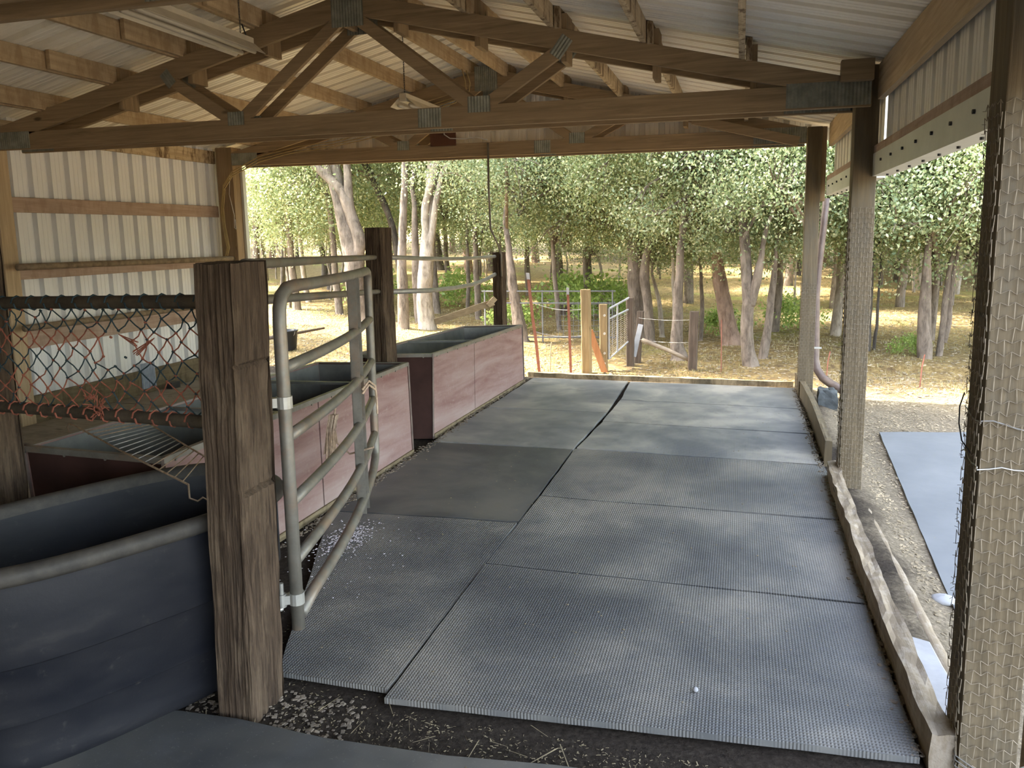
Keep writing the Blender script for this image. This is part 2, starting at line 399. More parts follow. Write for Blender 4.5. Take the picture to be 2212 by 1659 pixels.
# ------------------------------------------------------------------ trusses
def plate(mb, xc, zc, w, h, y, ang=0, d=.004):
    n = max(6, int(w/.011)); ca, sa = math.cos(ang), math.sin(ang)
    b = len(mb.v)
    for i in range(n+1):
        u = -w/2 + w*i/n; o = d*(i % 2)
        for v in (-h/2, h/2): mb.v.append((xc+u*ca-v*sa, y-o-.001, zc+u*sa+v*ca))
    mb.f += [(b+2*i, b+2*i+2, b+2*i+3, b+2*i+1) for i in range(n)]
def truss(y, label, zb=2.451, dz=0.0, xl=-6.22, xrt=.76, xr=XR, blocks=None, blocklen=.14, ext=True):
    T = thing('roof_truss', (xr, y, zb), label, 'truss', 'lumber roof trusses'); th = .038; y0, y1 = y-th/2, y+th/2
    hc = .146
    mb = MB(); mb.box(xl, xrt, y0, y1, zb, zb+hc); mb.build('bottom_chord', MT['truss_x'], T, bevel=.003)
    top = lambda x: ZR-.14+dz - SL*abs(x-xr)
    for s, xe in ((-1, xl), (1, xrt)):
        mb = MB(); x0 = xr
        a, b = top(xr), top(xe)
        mb.hexa([(x0,y0,a-hc*1.03),(x0,y1,a-hc*1.03),(xe,y1,max(b-hc*1.03,zb+.03)),(xe,y0,max(b-hc*1.03,zb+.03)),(x0,y0,a),(x0,y1,a),(xe,y1,b),(xe,y0,b)])
        mb.build('top_chord', MT['truss_x'], T, bevel=.003)
        lo = xr + s*1.0; hi = xr + s*1.60
        for p, q in (((lo-s*.03, zb+hc*.9), (xr+s*.06, top(xr)-hc*1.2)), ((lo+s*.03, zb+hc*.9), (hi, top(hi)-hc*.9))):
            mb = MB(); mb.beam((p[0], y, p[1]), (q[0], y, q[1]), th*.96, .09, side=(0,1,0)); mb.build('web', MT['truss_x'], T, bevel=.003)
    for yy in (y0,):
        for xc, zc, w, h, a in ((xr-1.0, zb+.15, .15, .10, 0), (xr+1.0, zb+.15, .17, .11, 0), (xr+.62, zb+.075, .18, .13, 0),
                                (xr, top(xr)-.11, .26, .26, 0), (xr-1.6, top(xr-1.6)-.13, .09, .13, .65), (xr+1.6, top(xr+1.6)-.12, .09, .15, -.65),
                                (xrt-.255, zb+.085, .50, .15, 0), (xl+.18, zb+.078, .36, .14, 0)):
            mb = MB(); plate(mb, xc, zc, w, h, yy, a); mb.build('gusset_plate', MT['gusset'], T)
    if blocks:
        for xb in blocks:
            mb = MB(); mb.box(xb-.02, xb+.02, y1+.004, y1+blocklen-.004, top(xb)-hc-.06, top(xb)+.11); mb.build('block', MT['truss_z'], T, bevel=.002)
    return T
PL = [-5.70, -4.98, -4.29, -3.59, -2.92]; PR = [-2.50, -1.88, -1.255, -.63, 0.0]
bx_ = [x+.055 for x in PL[1:]] + [x+.055 for x in PR]
truss(2.53, 'brown lumber truss plank crossing the top left corner, front of its pair', zb=2.60, xl=-6.22)
truss(2.75, 'brown lumber truss plank crossing the top left corner, rear of its pair', zb=2.60, xl=-6.22)
truss(5.49, 'large brown roof truss with metal plates spanning the middle, front of its pair', blocks=bx_, blocklen=.20)
truss(5.73, 'brown roof truss spanning the middle, set just behind the front one of its pair')
truss(8.44, 'far brown roof truss over the open end, front of its pair', zb=2.535, dz=.02, xl=-5.97, xrt=.60, xr=-2.70, blocks=[x+.05 for x in PR[:4]], blocklen=.24)
truss(8.72, 'far brown roof truss against the gable siding, rear of its pair', zb=2.535, dz=.02, xl=-5.97, xrt=.60, xr=-2.70)

# ------------------------------------------------------------------ purlins (2x6 on edge, lapped)
ordn = ['lowest', 'second lowest', 'middle', 'second highest', 'highest']
def purlin(x, y0, y1, mat, label, tilt=0):
    z = roof_z(x)-.145
    mb = MB(); s = SL if x > XR else -SL
    n = 10
    for i in range(n):
        a = y0+(y1-y0)*i/n; b = y0+(y1-y0)*(i+1)/n
        mb.hexa([(x-.019,a,z),(x+.019,a,z),(x+.019,b,z),(x-.019,b,z),(x-.019,a,z+.138),(x+.019,a,z+.138),(x+.019,b,z+.138),(x-.019,b,z+.138)])
    mb = MB(); mb.box(x-.019, x+.019, y0, y1, z, z+.139)
    tag(mb.build('roof_purlin', mat, bevel=.003), label, 'beam', 'roof purlins')
for i, x in enumerate(PL):
    purlin(x-.022, -.85, 5.60, MT['purlin'], 'pale purlin under left roof slope before the middle truss, %s of five' % ordn[i])
    purlin(x+.022, 4.86, 8.80, MT['purlin'], 'pale purlin under left roof slope behind the middle truss, %s of five' % ordn[i])
for i, x in enumerate(PR):
    purlin(x-.022, -.85, 5.70, MT['purlin_stained'] if i > 0 else MT['purlin'], 'purlin under right roof slope before the middle truss, %s of five' % ordn[4-i])
    purlin(x+.022, 5.44, 8.80, MT['purlin_stained'] if i > 1 else MT['purlin'], 'purlin under right roof slope behind the middle truss, %s of five' % ordn[4-i])
# eave boards
def board(name, mat, label, cat, *b, group=None, bevel=.003):
    mb = MB(); mb.box(*b); return tag(mb.build(name, mat, bevel=bevel), label, cat, group)
board('eave_board', MT['purlin_stained'], 'stained lumber board under the eave at top of left wall', 'beam', -6.296, -6.255, -.85, 8.5, 2.575, 2.725)
board('eave_board', MT['lumber_y'], 'wide pale eave board above right siding in front of the middle post', 'beam', .805, .845, 2.75, 5.55, 2.50, 2.715)
board('eave_board', MT['lumber_y'], 'short pale eave board above right siding behind the middle post', 'beam', .805, .845, 5.72, 8.45, 2.50, 2.715)
# ------------------------------------------------------------------ left wall framing
for z0, z1, lb in ((1.93, 2.065, 'reddish girt board across left wall, upper'), (1.33, 1.415, 'reddish girt board across left wall, just under the high pipe'), (.70, .86, 'wide pale girt board across left wall, behind the low pipe')):
    board('wall_girt', MT['girt'], lb, 'beam', -6.296, -6.258, -.8, 8.5, z0, z1, group='left wall girts')
board('sill_board', MT['sill'], 'muddy sill timber along foot of left wall', 'beam', -6.296, -6.25, -.8, 8.5, -.07, .26)
board('wall_post', MT['lumber_z'], 'pale square post on left wall at picture edge', 'post', -6.297, -6.235, 5.42, 5.57, -.06, roof_z(-6.24)-.16)
T = thing('corner_post', (-6.1, 8.55, -.06), 'brown far left corner post draped with yellow cables', 'post')
mb = MB(); mb.box(-6.22, -5.99, 8.46, 8.66, -.06, roof_z(-6.2)-.02); mb.build('post', MT['truss_z'], T, bevel=.006)
mb = MB(); mb.box(-5.988, -5.955, 8.60, 8.665, -.05, 2.50); mb.build('edge_trim', MT['trim_metal'], T)
# right side fascia
for a, b, wh in ((2.78, 5.56, 'in front of'), (5.72, 8.46, 'behind')):
    board('fascia_girt', MT['girt'], 'brown girt board along bottom of right siding, %s the middle post' % wh, 'beam', .80, .845, a, b, 2.14, 2.22, group='right side girts')
    T = thing('fascia_trim', (.83, (a+b)/2, 2.03), 'pale metal drip trim with screws under right siding, %s the middle post' % wh, 'trim', 'right side metal trims')
    mb = MB(); mb.box(.797, .800, a, b, 2.045, 2.17); mb.box(.797, .90, a, b, 2.030, 2.045); mb.build('trim_strip', MT['trim_metal'], T)
    mb = MB(); k = a+.15
    while k < b:
        mb.tube([(.797, k, 2.11), (.787, k, 2.11)], .009, 6); mb.tube([(.85, k+.1, 2.03), (.85, k+.1, 2.02)], .008, 6); k += .33
    mb.build('screws', MT['black_metal'], T)

# ------------------------------------------------------------------ posts with chicken wire
def hexwire(mb, o, U, V, w, h, s, r, jit=.12, seed=0):
    """hex netting on a rectangle at o spanned by unit vectors U, V"""
    rnd = random.Random(seed); o = Vector(o); U = Vector(U); V = Vector(V)
    pts = {}
    def P(i, j):
        if (i, j) not in pts:
            # brick-like honeycomb: vertices of a hexagon grid
            x = i*s*.5; y = j*s*.288675 + 0
            y = (j*1.5 + (0.25 if (i+j) % 2 else -.25)) * s*.577
            pts[(i, j)] = (min(max(x + rnd.uniform(-1,1)*jit*s*.5, 0), w), min(max(y + rnd.uniform(-1,1)*jit*s*.5, 0), h), rnd.uniform(.001,.006))
        return pts[(i, j)]
    ni = int(w/(s*.5))+1; nj = int(h/(s*.8655))
    def seg(a, b):
        if (Vector(a)-Vector(b)).length < s*.1: return
        N = U.cross(V)
        pa = o+U*a[0]+V*a[1]+N*a[2]; pb = o+U*b[0]+V*b[1]+N*b[2]
        mb.tube([pa, pb], r, 3, cap=False)
    for j in range(nj+1):
        for i in range(ni+1):
            if i < ni: seg(P(i,j), P(i+1,j))
            if (i+j) % 2 == 0 and j < nj: seg(P(i,j), P(i,j+1))
def wired_post(x0, x1, y0, y1, z0, z1, wz, label, hexs, seed, lean=0.0):
    T = thing('barn_post', ((x0+x1)/2, (y0+y1)/2, z0), label, 'post', 'square posts along the right side')
    mb = MB(); n = 40; rnd = random.Random(seed)
    prof = [(x0,y0),(x1,y0),(x1,y1),(x0,y1)]
    for k in range(n+1):
        z = z0+(z1-z0)*k/n
        for i,(x,y) in enumerate(prof):
            mb.v.append((x+lean*(z-z0)+.0035*nz(z*3,i*7,seed), y+.0035*nz(z*3,i*9+3,seed), z))
    mb.f = [(4*k+i, 4*k+(i+1)%4, 4*k+4+(i+1)%4, 4*k+4+i) for k in range(n) for i in range(4)] + [(3,2,1,0), (4*n,4*n+1,4*n+2,4*n+3)]
    mb.build('post', MT['post'], T, bevel=.004)
    mb = MB(); e = .004
    hexwire(mb, (x0+lean,y0-e,z0+.02), (1,0,0), (0,0,1), x1-x0, wz, hexs, .0011, seed=seed)
    hexwire(mb, (x0-e,y1,z0+.02), (0,-1,0), (0,0,1), y1-y0, wz, hexs, .0011, seed=seed+1)
    for _ in range(60):   # wire ends sticking out at the corners
        z = rnd.uniform(z0, z0+wz); mb.tube([(x0-e, y1, z), (x0-.016, y1-.004, z+rnd.uniform(-.008,.008))], .0008, 3)
    mb.build('chicken_wire', MT['mesh_wire'], T)
    return T
near = wired_post(.70, .862, 2.56, 2.72, -.10, roof_z(.862)-.012, 2.15, 'nearest barn post wrapped in chicken wire at right edge', .041, 3)
wired_post(.680, .822, 5.56, 5.70, -.12, roof_z(.822)-.012, 1.95, 'middle right barn post wrapped in chicken wire, under the middle truss', .036, 5)
wired_post(.612, .748, 8.50, 8.64, -.10, roof_z(.76)-.04, 1.25, 'farthest right corner barn post beside the brown downspout', .034, 8)
mb = MB(); mb.box(.75, .795, 8.52, 8.62, 1.98, 2.70); tag(mb.build('post_packer', MT['truss_z'], bevel=.003), 'dark packing board beside top of far right post', 'board')
mb = MB(); mb.box(.57, .76, 5.40, 5.465, 2.60, 2.725); tag(mb.build('bearing_block', MT['truss_x'], bevel=.003), 'dark wood block on the middle truss beside the right eave', 'block')

# wire ties around the near post
def loop(z, off, zj, name, label, mat, x1=None):
    mb = MB(); x0_, x1_, y0_, y1_ = .70-off, (x1 or .878)+off, 2.56-off, 2.72+off
    pts = []
    for (a, b) in (((x0_,y1_),(x0_,y0_)), ((x0_,y0_),(x1_,y0_)), ((x1_,y0_),(x1_,y1_))):
        for k in range(7):
            t_ = k/6; pts.append((a[0]+(b[0]-a[0])*t_, a[1]+(b[1]-a[1])*t_, z+zj*nz(len(pts)*.35, z*5)))
    mb.tube(pts, .0022, 5); return tag(mb.build(name, mat), label, 'wire')
loop(1.12, .006, .05, 'wire_tie', 'thin wire tied around near post, upper of two at middle height', MT['bright_wire'])
loop(1.00, .008, .03, 'wire_tie', 'thin wire tied around near post, lower of two at middle height', MT['bright_wire'])
mb = MB()
for dz_ in (0, .02, .035):
    pts = [(.695, 2.72, .06+dz_), (.692, 2.56, .02+dz_), (.75, 2.545, -.01+dz_), (.83, 2.545, -.015+dz_*1.3), (.885, 2.55, .01+dz_*1.5), (.98, 2.56, .04+dz_*1.6), (1.03, 2.60, .05+dz_)]
    mb.tube(pts, .0022, 5)
tag(mb.build('wire_bundle', MT['bright_wire']), 'several strands of wire binding near post foot to the pipe gate', 'wire')
mb = MB(); mb.tube([(.688,2.72,1.19),(.672,2.70,1.15),(.668,2.68,1.10),(.674,2.66,1.05),(.692,2.62,1.02)], .0022, 5)
tag(mb.build('wire_loop', MT['black_rubber']), 'dark curl of wire on left side of near post', 'wire')
mb = MB(); mb.tube([(.86,2.55,.93),(.875,2.545,.935),(.885,2.545,.92)], .004, 6)
# pipe gate beyond the near post
T = thing('pipe_gate', (.97, 2.62, 0), 'grey round pipe gate end at lower right edge', 'gate')
mb = MB(); mb.tube([(.925,2.64,-.06),(.925,2.64,1.30)], .026, 14); mb.build('stile', MT['rail_dirty'], T, smooth=True)
for z in (.02, .36, .75, 1.22):
    mb = MB(); mb.tube([(.93,2.64,z+.04),(1.02,2.58,z),(1.25,2.40,z)], .022, 12); mb.build('rail', MT['rail_dirty'], T, smooth=True)

# ================================================================== floor coverings
def rmat(poly, mat, label, z0=-.020, z1=0.0, seed=0, group='rubber mats on the barn floor', name='rubber_mat'):
    """quad mat with slightly wavy edges: poly = 4 corners (near-left, near-right, far-right, far-left)"""
    n = 26; A, B, Cc, D = [Vector((p[0],p[1],0)) for p in poly]; vs = []
    for j in range(n+1):
        for i in range(n+1):
            u, v = i/n, j/n
            p = (A*(1-u)+B*u)*(1-v) + (D*(1-u)+Cc*u)*v
            ex = .006*nz(p.x*4, p.y*4, seed)*(1 if i in (0,n) or j in (0,n) else .3)
            z = z1 + .0035*nz(p.x*1.6, p.y*1.6, seed+5) + (.004*nz(u*3, v*3, seed+9))
            vs.append((p.x+ex, p.y+ex, z))
    m = (n+1)*(n+1); per = [i for i in range(n+1)] + [(j*(n+1)+n) for j in range(1,n+1)] + [n*(n+1)+i for i in range(n-1,-1,-1)] + [j*(n+1) for j in range(n-1,0,-1)]
    fs = [(j*(n+1)+i, j*(n+1)+i+1, (j+1)*(n+1)+i+1, (j+1)*(n+1)+i) for j in range(n) for i in range(n)]
    for k in per: vs.append((vs[k][0], vs[k][1], z0))
    L = len(per)
    for k in range(L): fs.append((m+k, m+(k+1)%L, per[(k+1)%L], per[k]))
    mb = MB(); mb.add(vs, fs); return tag(mb.build(name, mat), label, 'mat', group)
G = .008
rmat([(-1.235,2.445),(.600,2.60),(.592,3.70-G),(-1.243,3.69-G)], MT['mat'], 'large ribbed rubber mat in right column, nearest the camera', seed=1, z1=.003)
rmat([(-1.243,3.69+G),(.592,3.71+G),(.640,4.81-G),(-1.225,4.80-G)], MT['mat'], 'ribbed rubber mat in right column, second from the camera', seed=2)
rmat([(-1.225,4.80+G),(.645,4.82+G),(.624,5.96-G),(-1.235,5.97-G)], MT['mat'], 'rubber mat with pale ring stains beside the middle post', seed=3)
rmat([(-1.225,5.98+G),(.61,5.97+G),(.60,6.89-G),(-1.17,6.92-G)], MT['mat_pale'], 'dusty rubber mat in right column, third from the far board', seed=4)
rmat([(-1.175,6.93+G),(.60,6.90+G),(.60,7.86-G),(-1.150,7.89-G)], MT['mat_pale'], 'dusty rubber mat in right column, second from the far board', seed=5)
rmat([(-1.150,7.90+G),(.60,7.87+G),(.60,8.93),(-1.19,8.90)], MT['mat_pale'], 'rubber mat in far right corner against the far board', seed=6)
rmat([(-1.72,2.50),(-1.255,2.505),(-1.243,4.30-G),(-2.43,4.20-G)][:4], MT['mat'], 'ribbed rubber mat beneath the tube gate with spilled flakes', seed=7)
rmat([(-2.43,4.20+G),(-1.243,4.31+G),(-1.25,5.93-G),(-2.42,5.90-G)], MT['mat_smooth'], 'dark rubber mat in left column beside the near red feeder', seed=8)
rmat([(-2.42,5.91+G),(-1.25,5.94+G),(-1.20,7.28-G),(-2.38,7.22-G)], MT['mat_pale'], 'rubber mat in left column beside the far red feeder', seed=9)
rmat([(-2.38,7.23+G),(-1.20,7.29+G),(-1.22,8.92),(-2.34,8.90)], MT['mat_pale'], 'rubber mat in far left column against the far board', seed=10)
mb = MB(); pl = [(-2.6,2.06),(-2.25,2.13),(-1.93,2.19),(-1.70,2.205),(-1.342,2.19),(-.9,2.215),(-.54,2.265),(-.40,2.275),(.1,2.33),(.66,2.40),(.66,.2),(-2.6,.2)]
mb.prism(pl, -.028, -.006); tag(mb.build('rubber_mat', MT['mat_smooth'], bevel=.003), 'smooth dark rubber mat at bottom edge of picture', 'mat', 'rubber mats on the barn floor')
rmat([(1.0,3.55),(2.30,3.70),(2.35,7.78),(1.236,7.50)], MT['mat_out'], 'blue grey mat lying on the ground outside, right of posts', z0=-.125, z1=-.098, seed=20, group=None, name='outdoor_mat')

# floor sheets between feeders and left wall
def sheet(name, poly, mat, label, z0, z1, cat='board'):
    mb = MB(); mb.prism(poly, z0, z1); return tag(mb.build(name, mat, bevel=.002), label, cat)
sheet('floor_sheet', [(-6.2,3.3),(-5.0,3.3),(-5.0,4.88),(-6.2,4.95)], MT['red_floor'], 'faded reddish sheet on the floor near left edge post', -.02, .02)
sheet('floor_sheet', [(-6.2,4.98),(-4.6,4.90),(-4.62,6.4),(-6.2,6.45)], MT['ply_floor'], 'pale grey plywood sheet on the floor before left wall', -.02, .022)
sheet('floor_sheet', [(-6.2,6.48),(-4.6,6.43),(-4.6,8.4),(-6.2,8.4)], MT['ply_floor'], 'grey plywood sheet on the floor near far left corner post', -.02, .02)
sheet('floor_sheet', [(-4.98,3.3),(-3.5,3.3),(-3.5,4.87),(-4.98,4.87)], MT['ply_floor'], 'grey plywood sheet on the floor next to the reddish sheet', -.02, .018)
sheet('floor_sheet', [(-4.58,4.90),(-3.4,4.90),(-3.4,8.4),(-4.57,8.4)], MT['ply_floor'], 'long grey plywood sheet on the floor behind the feeders', -.02, .024)
# small scrap of ribbed panel leaning on the sill
mb = MB()
for k in range(9): mb.box(-6.245+.004*0, -6.235, 6.95+k*.022, 6.961+k*.022, .06, .34)
mb.box(-6.248, -6.243, 6.94, 7.15, .06, .34)
tag(mb.build('panel_scrap', MT['scrap']), 'small pale blue ribbed scrap leaning on the left wall sill', 'panel')
board('dark_block', MT['black_plastic'], 'small black block on floor beside the ribbed scrap', 'block', -6.16, -6.08, 7.20, 7.34, .02, .09)

# ------------------------------------------------------------------ border boards and logs
def rough_beam(name, p, q, w, h, mat, label, amp=.006, bow=0.0, seed=0, cat='board', n=44, m=5):
    """rough sawn beam along p->q (bottom centre line); w wide, h high"""
    p = Vector(p); q = Vector(q); d = (q-p); L = d.length; d.normalize(); sd_ = d.cross(Vector((0,0,1))).normalized()
    prof = [(-.5,0),(-.5,.5),(-.5,1),(-.17,1),(.17,1),(.5,1),(.5,.5),(.5,0)]
    mb = MB(); P_ = len(prof)
    for i in range(n+1):
        t_ = i/n; c0 = p + (q-p)*t_ + sd_*bow*math.sin(math.pi*t_)
        for k, (a, b) in enumerate(prof):
            o = c0 + sd_*(a*w) + Vector((0,0,1))*(b*h)
            o += sd_*amp*nz(t_*L*6, k*2.7, seed) + Vector((0,0,1))*amp*1.2*nz(t_*L*5, k*3.1, seed+7)*(b > 0)
            mb.v.append(tuple(o))
    mb.f = [(i*P_+k, i*P_+(k+1)%P_, (i+1)*P_+(k+1)%P_, (i+1)*P_+k) for i in range(n) for k in range(P_)]
    mb.f += [tuple(range(P_)), tuple(n*P_+k for k in range(P_-1,-1,-1))]
    o = mb.build(name, mat); return tag(o, label, cat)
rough_beam('edging_board', (.63,9.0,-.06), (.658,6.05,-.06), .05, .22, MT['post'], 'bowed plank on edge along far right side of mats', amp=.004, bow=-.025, seed=2)
rough_beam('edging_board', (.655,5.72,-.05), (.660,2.58,-.05), .075, .155, MT['log'], 'rough split timber edging along near right side of mats', amp=.013, bow=.02, seed=4)
rough_beam('edging_board', (-2.46,9.12,-.12), (.60,9.16,-.12), .06, .145, MT['sill'], 'muddy board across far end of the mats', amp=.010, seed=9)
mb = MB()
pts = [(.80+.006*nz(k*.7,1)+.045*(k/30), 5.72-(5.72-2.85)*k/30, -.075+.006*nz(k*.9,4)) for k in range(31)]
mb.tube(pts, [.034+.006*nz(k*.8, 8)+.006*k/30 for k in range(31)], 10)
tag(mb.build('log_pole', MT['log'], smooth=True), 'peeled pole lying on ground outside the near right posts', 'log')
mb = MB(); mb.prism([(.700,3.43),(.793,3.39),(.800,3.20),(.815,3.02),(.83,2.80),(.80,2.73),(.705,2.76),(.702,3.0)], -.05, .015)
tag(mb.build('flat_slab', MT['slab'], bevel=.006), 'flat white weathered slab between edging timber and near post', 'slab')
for i, (x, y, s, lb) in enumerate(((.74,5.44,.045,'small grey stone at foot of middle post, left one'), (.82,5.40,.04,'small flat stone at foot of middle post, right one'), (1.0,4.05,.05,'pale stone beside the peeled pole'))):
    mb = MB(); n1, n2 = 10, 7
    for a in range(n2+1):
        for b in range(n1):
            th, ph = math.pi*a/n2, 2*math.pi*b/n1; r = s*(1+.25*nz(math.cos(ph)*2+i*5, math.sin(ph)*2, th))
            mb.v.append((x+r*math.sin(th)*math.cos(ph)*1.3, y+r*math.sin(th)*math.sin(ph), -.11+.5*r*math.cos(th)+.02))
    mb.f = [(a*n1+b, a*n1+(b+1)%n1, (a+1)*n1+(b+1)%n1, (a+1)*n1+b) for a in range(n2) for b in range(n1)]
    tag(mb.build('stone', MT['slab'], smooth=True), lb, 'stone')

# ================================================================== old square timbers
def tie(name, x0, x1, y0, y1, z0, z1, label, lean=(0,0), seed=0, amp=.010, nzv=150, ns=30, notches=()):
    mb = MB(); per = []
    for (a, b, nrm) in (((x0,y0),(x1,y0),(0,-1)), ((x1,y0),(x1,y1),(1,0)), ((x1,y1),(x0,y1),(0,1)), ((x0,y1),(x0,y0),(-1,0))):
        for k in range(ns): per.append((a[0]+(b[0]-a[0])*k/ns, a[1]+(b[1]-a[1])*k/ns, nrm, k/ns))
    P_ = len(per); cx, cy = (x0+x1)/2, (y0+y1)/2
    for j in range(nzv+1):
        z = z0+(z1-z0)*j/nzv
        for i, (x, y, nrm, u) in enumerate(per):
            s_ = i/ns
            d = .55*abs(nz(s_*9.0, z*1.6, seed)) + .75*max(0, .35-abs(nz(s_*26.0, z*2.3, seed+21)))   # long vertical furrows
            d2 = max(0, .55-abs(nz(s_*3.1+4, z*.9, seed+3))*4)
            disp = -amp*d*1.6 - amp*1.3*d2 + amp*.5*nz(s_*3, z*7, seed+11)
            e = min(u, 1-u)*ns*.5                         # soften corners
            if e < 1: disp -= amp*.9*(1-e)
            for (zn, dn, face) in notches:
                if face(nrm) and z < zn and z > zn-.012: disp -= .012
                if face(nrm) and z < zn: disp += dn*min(1,(zn-z)/.02)
            q = (x+nrm[0]*disp, y+nrm[1]*disp)
            if e < 1: q = (q[0]+(cx-q[0])*.02, q[1]+(cy-q[1])*.02)
            mb.v.append((q[0]+lean[0]*(z-z0), q[1]+lean[1]*(z-z0), z + (.008*nz(x*20,y*20,seed) if j == nzv else 0)))
    mb.f = [(j*P_+i, j*P_+(i+1)%P_, (j+1)*P_+(i+1)%P_, (j+1)*P_+i) for j in range(nzv) for i in range(P_)]
    t0 = nzv*P_; mb.v.append((cx+lean[0]*(z1-z0), cy+lean[1]*(z1-z0), z1+.004)); c_ = len(mb.v)-1
    mb.f += [(t0+i, t0+(i+1)%P_, c_) for i in range(P_)]
    return tag(mb.build(name, MT['tie']), label, 'post', 'dark square timbers')
R_ = lambda n: n[0] == 1
tie('timber_post', -1.806, -1.640, 2.222, 2.428, -.06, 1.612, 'massive weathered square timber post nearest the camera, holding the tube gate', lean=(.026,0), seed=1, notches=((1.27,-.006,R_),(.83,.008,R_)))
tie('timber_post', -2.825, -2.668, 5.60, 5.79, -.06, 1.750, 'tall dark timber post standing between the two red feeders', seed=5, nzv=60, notches=((1.1,.01,R_),))
tie('timber_post', -2.80, -2.672, 8.80, 8.97, -.12, 1.478, 'dark timber post beyond far feeder with a thin pipe above', seed=9, nzv=50)
tie('timber_post', -3.21, -3.055, 2.46, 2.66, -.06, 1.72, 'dark timber post at left edge of picture holding the rope net', seed=13, nzv=80)

# ------------------------------------------------------------------ horizontal pipes
def pipe(name, pts, r, mat, label, group='horizontal rail pipes', cat='pipe', n=12):
    mb = MB(); mb.tube(pts, r, n); return tag(mb.build(name, mat, smooth=True), label, cat, group)
def curve(p, q, sag=0, n=14, jit=0.0, seed=0):
    p = Vector(p); q = Vector(q)
    return [p+(q-p)*(k/n)+Vector((0,0,-sag*math.sin(math.pi*k/n)+jit*nz(k*.9, seed))) for k in range(n+1)]
pipe('rail_pipe', curve((-1.70,2.43,1.600),(-2.74,5.60,1.525)), .020, MT['galv'], 'top grey rail pipe between near and middle timber posts')
pipe('rail_pipe', curve((-2.72,5.79,1.520),(-2.76,8.80,1.430), .02), .019, MT['galv_bright'], 'top pale rail pipe between middle and far timber posts')
pipe('rail_pipe', curve((-1.70,2.43,1.470),(-2.72,5.60,1.260)), .019, MT['galv'], 'second rail pipe between near and middle timber posts')
pipe('rail_pipe', [(-2.70,5.79,1.245),(-2.71,6.6,1.195),(-2.72,7.3,1.17),(-2.73,7.9,1.165),(-2.74,8.4,1.19),(-2.76,8.80,1.225)], .021, MT['galv_bright'], 'bent pale rail pipe above far feeder, rising to far post')
pipe('rail_pipe', curve((-6.07,5.40,1.452),(-6.07,8.46,1.425), jit=.003), .030, MT['rail_dirty'], 'thick dirty pipe rail along left wall, upper', 'wall rail pipes')
pipe('rail_pipe', curve((-6.07,5.40,.915),(-6.07,8.46,.890), jit=.003, seed=4), .030, MT['rail_dirty'], 'thick dirty pipe rail along left wall, lower', 'wall rail pipes')
pipe('net_pipe', curve((-3.06,2.50,1.438),(-1.765,2.30,1.478)), .0245, MT['net_pipe'], 'brown pipe carrying top of the rope net', None)
pipe('net_pipe', curve((-3.06,2.50,1.006),(-1.765,2.30,1.050), jit=.001), .0245, MT['net_pipe'], 'brown pipe carrying bottom of the rope net', None)
mb = MB(); mb.beam((-3.456,8.60,.675),(-2.78,8.78,.90), .035, .075); mb.beam((-2.84,8.74,.86),(-2.76,8.78,.95), .04, .06)
tag(mb.build('diagonal_rail', MT['lumber_x'], bevel=.003), 'pale broken board slanting up to far timber post', 'board')

# ------------------------------------------------------------------ rope net
T = thing('rope_net', (-2.35, 2.385, 1.01), 'orange and faded blue twine net tied between two brown pipes', 'net')
rnd = random.Random(4)
NCc, NRr = 27, 10
def netpt(c, r):
    u = c/NCc; v = r/NRr
    x = -2.985 + (1.175)*u; y = 2.47 - .160*u
    zt = 1.412 + .038*u; zb = 1.028 + .038*u
    jx = .009*math.sin(c*1.7+r*2.3)+rnd.uniform(-.007,.007); jz = .006*math.sin(c*2.1-r*1.3)+rnd.uniform(-.005,.005)
    if r in (0, NRr): jz *= .3
    # sag round the torn hole
    dx, dz = (u-.67), (v-.38); k = math.exp(-(dx*dx/.012+dz*dz/.03))
    return Vector((x+jx+dx*k*.25, y, zt+(zb-zt)*v+jz-(.03*k if dz > 0 else -.01*k)))
NP = {(c, r): netpt(c, r) for c in range(NCc+1) for r in range(NRr+1) if (c+r) % 2 == 0}
mo, mt_ = MB(), MB()
for (c, r), p in NP.items():
    for dc in (-1, 1):
        q = NP.get((c+dc, r+1))
        if q is None: continue
        u, v = (c+.5*dc)/NCc, (r+.5)/NRr
        if abs(u-.66) < .055 and .20 < v < .52 : continue
        mid = (p+q)/2 + Vector((rnd.uniform(-.004,.004), .004, rnd.uniform(-.006,.001)))
        teal = nz(u*4+ (2 if dc > 0 else 0), v*5, 2) + .55*math.sin(v*14) > .02
        (mt_ if teal else mo).tube([p, mid, q], .0026, 5, cap=False)
    (mo if rnd.random() < .5 else mt_).tube([p+Vector((-.004,0,.002)), p+Vector((.004,0,-.002))], .0042, 6)
for c in range(1, NCc+1, 2):   # lashings round the pipes
    u = c/NCc
    for zc, ctr, side in ((1.440+.038*u, mt_, 1), (1.010+.040*u, mo, -1)):
        x = -2.985+1.175*u; y = 2.47-.160*u
        pts = [(x+.014*k/8, y-.0275*math.cos(math.pi*2*k/8), zc+.0275*math.sin(math.pi*2*k/8)) for k in range(9)]
        ctr.tube(pts, .0036, 5)
nf = len(mo.f); mo.add(mt_.v, mt_.f); net = mo.build('twine_mesh', MT['rope_orange'], T); net.data.materials.append(MT['rope_teal'])
net.data.polygons.foreach_set('material_index', [0]*nf+[1]*(len(mo.f)-nf))
mo = MB()
for k in range(34):   # frayed tufts at left and bottom, loose ends in the middle
    a = rnd.uniform(0, 6.28); z0 = rnd.choice([1.40, 1.42])
    mo.tube([(-2.97+rnd.uniform(0,.05), 2.44, z0), (-2.95+rnd.uniform(-.03,.05), 2.42+rnd.uniform(-.02,.02), z0+rnd.uniform(-.07,.03))], .003, 4)
